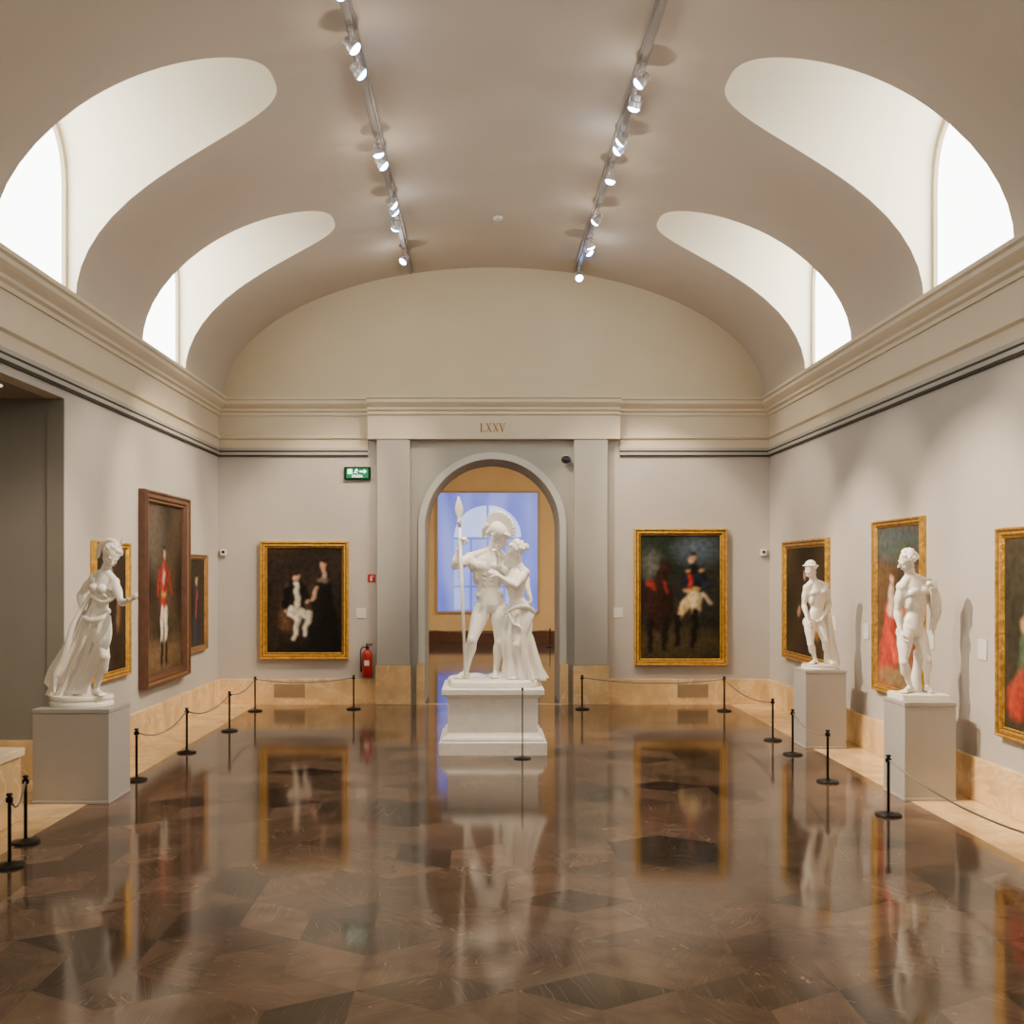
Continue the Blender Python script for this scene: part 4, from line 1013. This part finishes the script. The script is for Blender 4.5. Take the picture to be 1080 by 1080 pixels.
for x in (-2.78,2.71):
    root=empty('vent_grille',(x,D-0.05,0.09))
    mb=MB(); mb.box(-0.21,0.21,-0.006,0,0,0.018); mb.box(-0.21,0.21,-0.006,0,0.162,0.18); mb.box(-0.21,-0.192,-0.006,0,0,0.18); mb.box(0.192,0.21,-0.006,0,0,0.18); mb.box(-0.2,0.2,-0.001,0.0,0,0.18)
    for i in range(9): mb.box(-0.2,0.2,-0.005,-0.001,0.024+i*0.0155,0.032+i*0.0155)
    mb.obj('grille',M_vent,parent=root)
    meta(root,'slatted brass-coloured vent grille in the marble baseboard','vent','baseboard vents')
for sx,px in ((-1,236),(1,805)):
    v=P(px,583,D-0.02)
    x=v.x if abs(v.x)<W-0.05 else sx*(W-0.06)
    root=empty('wall_sensor',(x,D,v.z-0.04))
    bevel(MB().box(-0.04,0.04,-0.05,0,0,0.09).obj('sensor_body',M_label,parent=root),0.006)
    MB().ell((0,-0.052,0.05),(0.022,0.01,0.022)).obj('sensor_lens',M_dglass,parent=root,smooth=True)
    meta(root,'small white wall sensor with dark lens in the corner','sensor','wall sensors')
v=P(597,484,D-0.12); root=empty('security_camera',(v.x,D-0.006,v.z))
MB().box(-0.03,0.03,-0.03,0,-0.03,0.06).obj('camera_mount',M_label,parent=root)
mb=MB(); mb.tube([(0,-0.02,0.03),(0,-0.09,0.0)],[0.018,0.018],n=10,ball=True); mb.obj('camera_arm',M_label,parent=root,smooth=True)
mb=MB(); mb.ell((0,-0.11,-0.01),(0.065,0.065,0.055)); mb.obj('camera_dome',M_dglass,parent=root,smooth=True)
meta(root,'small dark dome security camera above the doorway','security camera')
def vz(x): return Zs+Bv*math.sqrt(max(0,1-(x/A)**2))
d=(5.96-1.8)*F/(603-229); root=MB().lathe([(0.05,-0.03),(0.055,-0.02),(0.06,0.0)],n=20).obj('smoke_detector',M_label,loc=(P(525,0,d).x,d,vz(0)-0.002)); meta(root,'small round white smoke detector on the vault','smoke detector')
root=MB().lathe([(0.09,-0.012),(0.10,-0.008),(0.10,0.0)],n=24).obj('ceiling_downlight',emit('downlight',(1,0.85,0.6),1.2),loc=(-4.1,8.2,PH)); meta(root,'round recessed downlight in passage soffit','ceiling light')

# ---------------------------------------------------------------- lighting tracks & spots
XT=1.12; ZT=vz(XT)-0.005
for sgn in (-1,1):
    root=empty('lighting_track',(sgn*XT,9.2,ZT-0.06))
    MB().box(-0.020,0.020,-4.5,4.6,0.0,0.03).obj('track_rail',M_track,parent=root)
    MB().box(-0.042,0.042,-4.5,4.6,0.03,0.042).obj('track_plate',M_track,parent=root)
    for y in (-4.3,-2.2,0,2.2,4.3): MB().box(-0.012,0.012,y-0.02,y+0.02,0.04,0.085).obj('track_mount',M_track,parent=root)
    meta(root,'long slim grey ceiling lighting track along the vault','lighting track','ceiling lighting tracks')
def lamp(sgn,d,tgt,power,ang=38,spill=0,warm=(1.0,0.80,0.58),drop=0.12,dx=0.0):
    loc=Vector((sgn*XT,d,ZT-0.06)); root=empty('track_spotlight',loc)
    MB().box(-0.015,0.015,-0.05,0.05,-0.025,0.0).obj('adapter',M_lampw,parent=root)
    c=Vector((dx,0,-drop)); t=(Vector(tgt)-(loc+c)).normalized()
    side=t.cross(Vector((0,0,1))).normalized()
    mb=MB(); mb.tube([(0,0,-0.02),(dx*0.5,0,-0.05)],0.009,n=8)
    a=c+side*0.056; b=c-side*0.056; top=Vector((dx*0.5,0,-0.048))
    mb.tube([a,a+Vector((0,0,0.035)),top,b+Vector((0,0,0.035)),b],0.006,n=8,ball=True)
    mb.obj('yoke',M_lampw,parent=root,smooth=True)
    mb=MB(); mb.tube([c-t*0.060,c-t*0.055,c-t*0.015,c-t*0.005,c+t*0.035,c+t*0.040],[0.020,0.026,0.032,0.045,0.053,0.053],n=22)
    for i in range(3): mb.tube([c-t*(0.052-0.012*i),c-t*(0.048-0.012*i)],[0.036,0.036],n=20)
    h=mb.obj('lamp_housing',M_lampw,parent=root); autosmooth(h,40)
    w2=t.cross(side).normalized()
    MB().ell(c+t*0.040,(0.049,0.049,0.032),(side,w2,t),n=20,m=12).obj('lamp_lens',M_lens,parent=root,smooth=True)
    ld=bpy.data.lights.new('spot_bulb','SPOT'); ld.energy=power; ld.color=warm; ld.spot_size=math.radians(ang+4); ld.spot_blend=0.6; ld.shadow_soft_size=0.012
    lo=bpy.data.objects.new('spot_bulb',ld); COL.objects.link(lo); lo.parent=root; lo.location=c+t*0.11
    lo.rotation_euler=t.to_track_quat('-Z','Y').to_euler()
    if spill>0:
        ld=bpy.data.lights.new('vault_spill','POINT'); ld.energy=spill; ld.color=(1.0,0.86,0.68); ld.shadow_soft_size=0.006  # point light added near the lens to streak the vault with shadows
        lo=bpy.data.objects.new('vault_spill',ld); COL.objects.link(lo); lo.parent=root; lo.location=c+t*0.10+Vector((0,0,-0.07))
    meta(root,'white adjustable track spotlight with glowing bluish lens','spotlight','ceiling track spotlights')
PW=1500
SP=3.5
L_=[(-1,6.2,(3.7,7.1,1.7),PW*0.7,30,SP),(-1,6.85,(3.7,7.0,1.9),PW*0.15,30),(-1,7.56,(3.4,8.2,1.4),PW*2.1,30,SP),(-1,7.95,(3.7,10.0,1.9),PW*0.6,22),(-1,9.45,(0,10.5,1.5),PW*0.42,26,SP),(-1,9.75,(3.4,10.6,1.4),PW*1.7,26,SP),(-1,10.8,(3.7,12.6,1.9),PW*0.75,26),  # first lamp added out of view to light the nearest right-wall painting
 (-1,11.0,(2.55,14,2.0),PW*0.60,30,SP),(-1,11.5,(-2.6,14,2.0),PW*0.4,32),(-1,12.75,(-3.7,11.6,2.2),PW*0.2,46,SP),
 (1,6.8,(-3.3,8.15,1.6),PW*1.0,26,SP),(1,8.1,(-3.7,9.9,1.9),PW*0.8,26,SP),(1,8.5,(0,10.5,1.5),PW*0.34,26),(1,9.4,(-3.7,11.5,2.0),PW*0.95,30,SP),(1,9.2,(-3.7,12.9,1.8),PW*0.6,28),(1,10.1,(0.1,10.5,1.7),PW*0.12,36,SP),
 (1,11.3,(-2.6,14,2.0),PW*0.5,32,SP),(1,12.15,(2.6,14,2.0),PW*0.4,34),(1,12.4,(3.7,12.6,2.4),PW*0.10,50,SP),(1,13.5,(1.2,8.0,0),PW*0.12,50)]
for a in L_: lamp(*a)
def area(loc,tgt,sx,sy,pw,col):
    ld=bpy.data.lights.new('fill_light','AREA'); ld.shape='RECTANGLE'; ld.size=sx; ld.size_y=sy; ld.energy=pw; ld.color=col  # unseen fill light, no fixture of the room
    lo=bpy.data.objects.new('fill_light',ld); COL.objects.link(lo); lo.location=loc
    lo.rotation_euler=(Vector(tgt)-Vector(loc)).to_track_quat('-Z','Y').to_euler(); return lo
area((0,-2.6,4.2),(0,7,1.0),5.5,2.4,150,(1.0,0.82,0.60))  # added fill from behind the camera
area((-2.9,20.5,4.3),(-2.0,21.5,0),1.2,6,300,(1.0,0.84,0.62))  # this and the next are added to brighten the adjoining room, out of sight
area((2.9,20.5,4.3),(2.6,21.5,0),1.2,6,500,(1.0,0.82,0.58))
area((-5.0,7.2,3.2),(-5.0,7.2,0),1.0,1.0,14,(1.0,0.85,0.65))  # added fill for the side passage
wd=bpy.data.worlds.new('world'); S.world=wd; wd.use_nodes=True
wd.node_tree.nodes['Background'].inputs[0].default_value=(0.6,0.62,0.7,1); wd.node_tree.nodes['Background'].inputs[1].default_value=0.3
# camera
cd=bpy.data.cameras.new('camera'); cd.sensor_width=36; cd.lens=36; cd.shift_x=30/1080; cd.shift_y=63/1080; cd.clip_end=100
cam=bpy.data.objects.new('camera',cd); COL.objects.link(cam); cam.location=(CAMX,0,1.8); cam.rotation_euler=(math.pi/2,0,0)
S.camera=cam
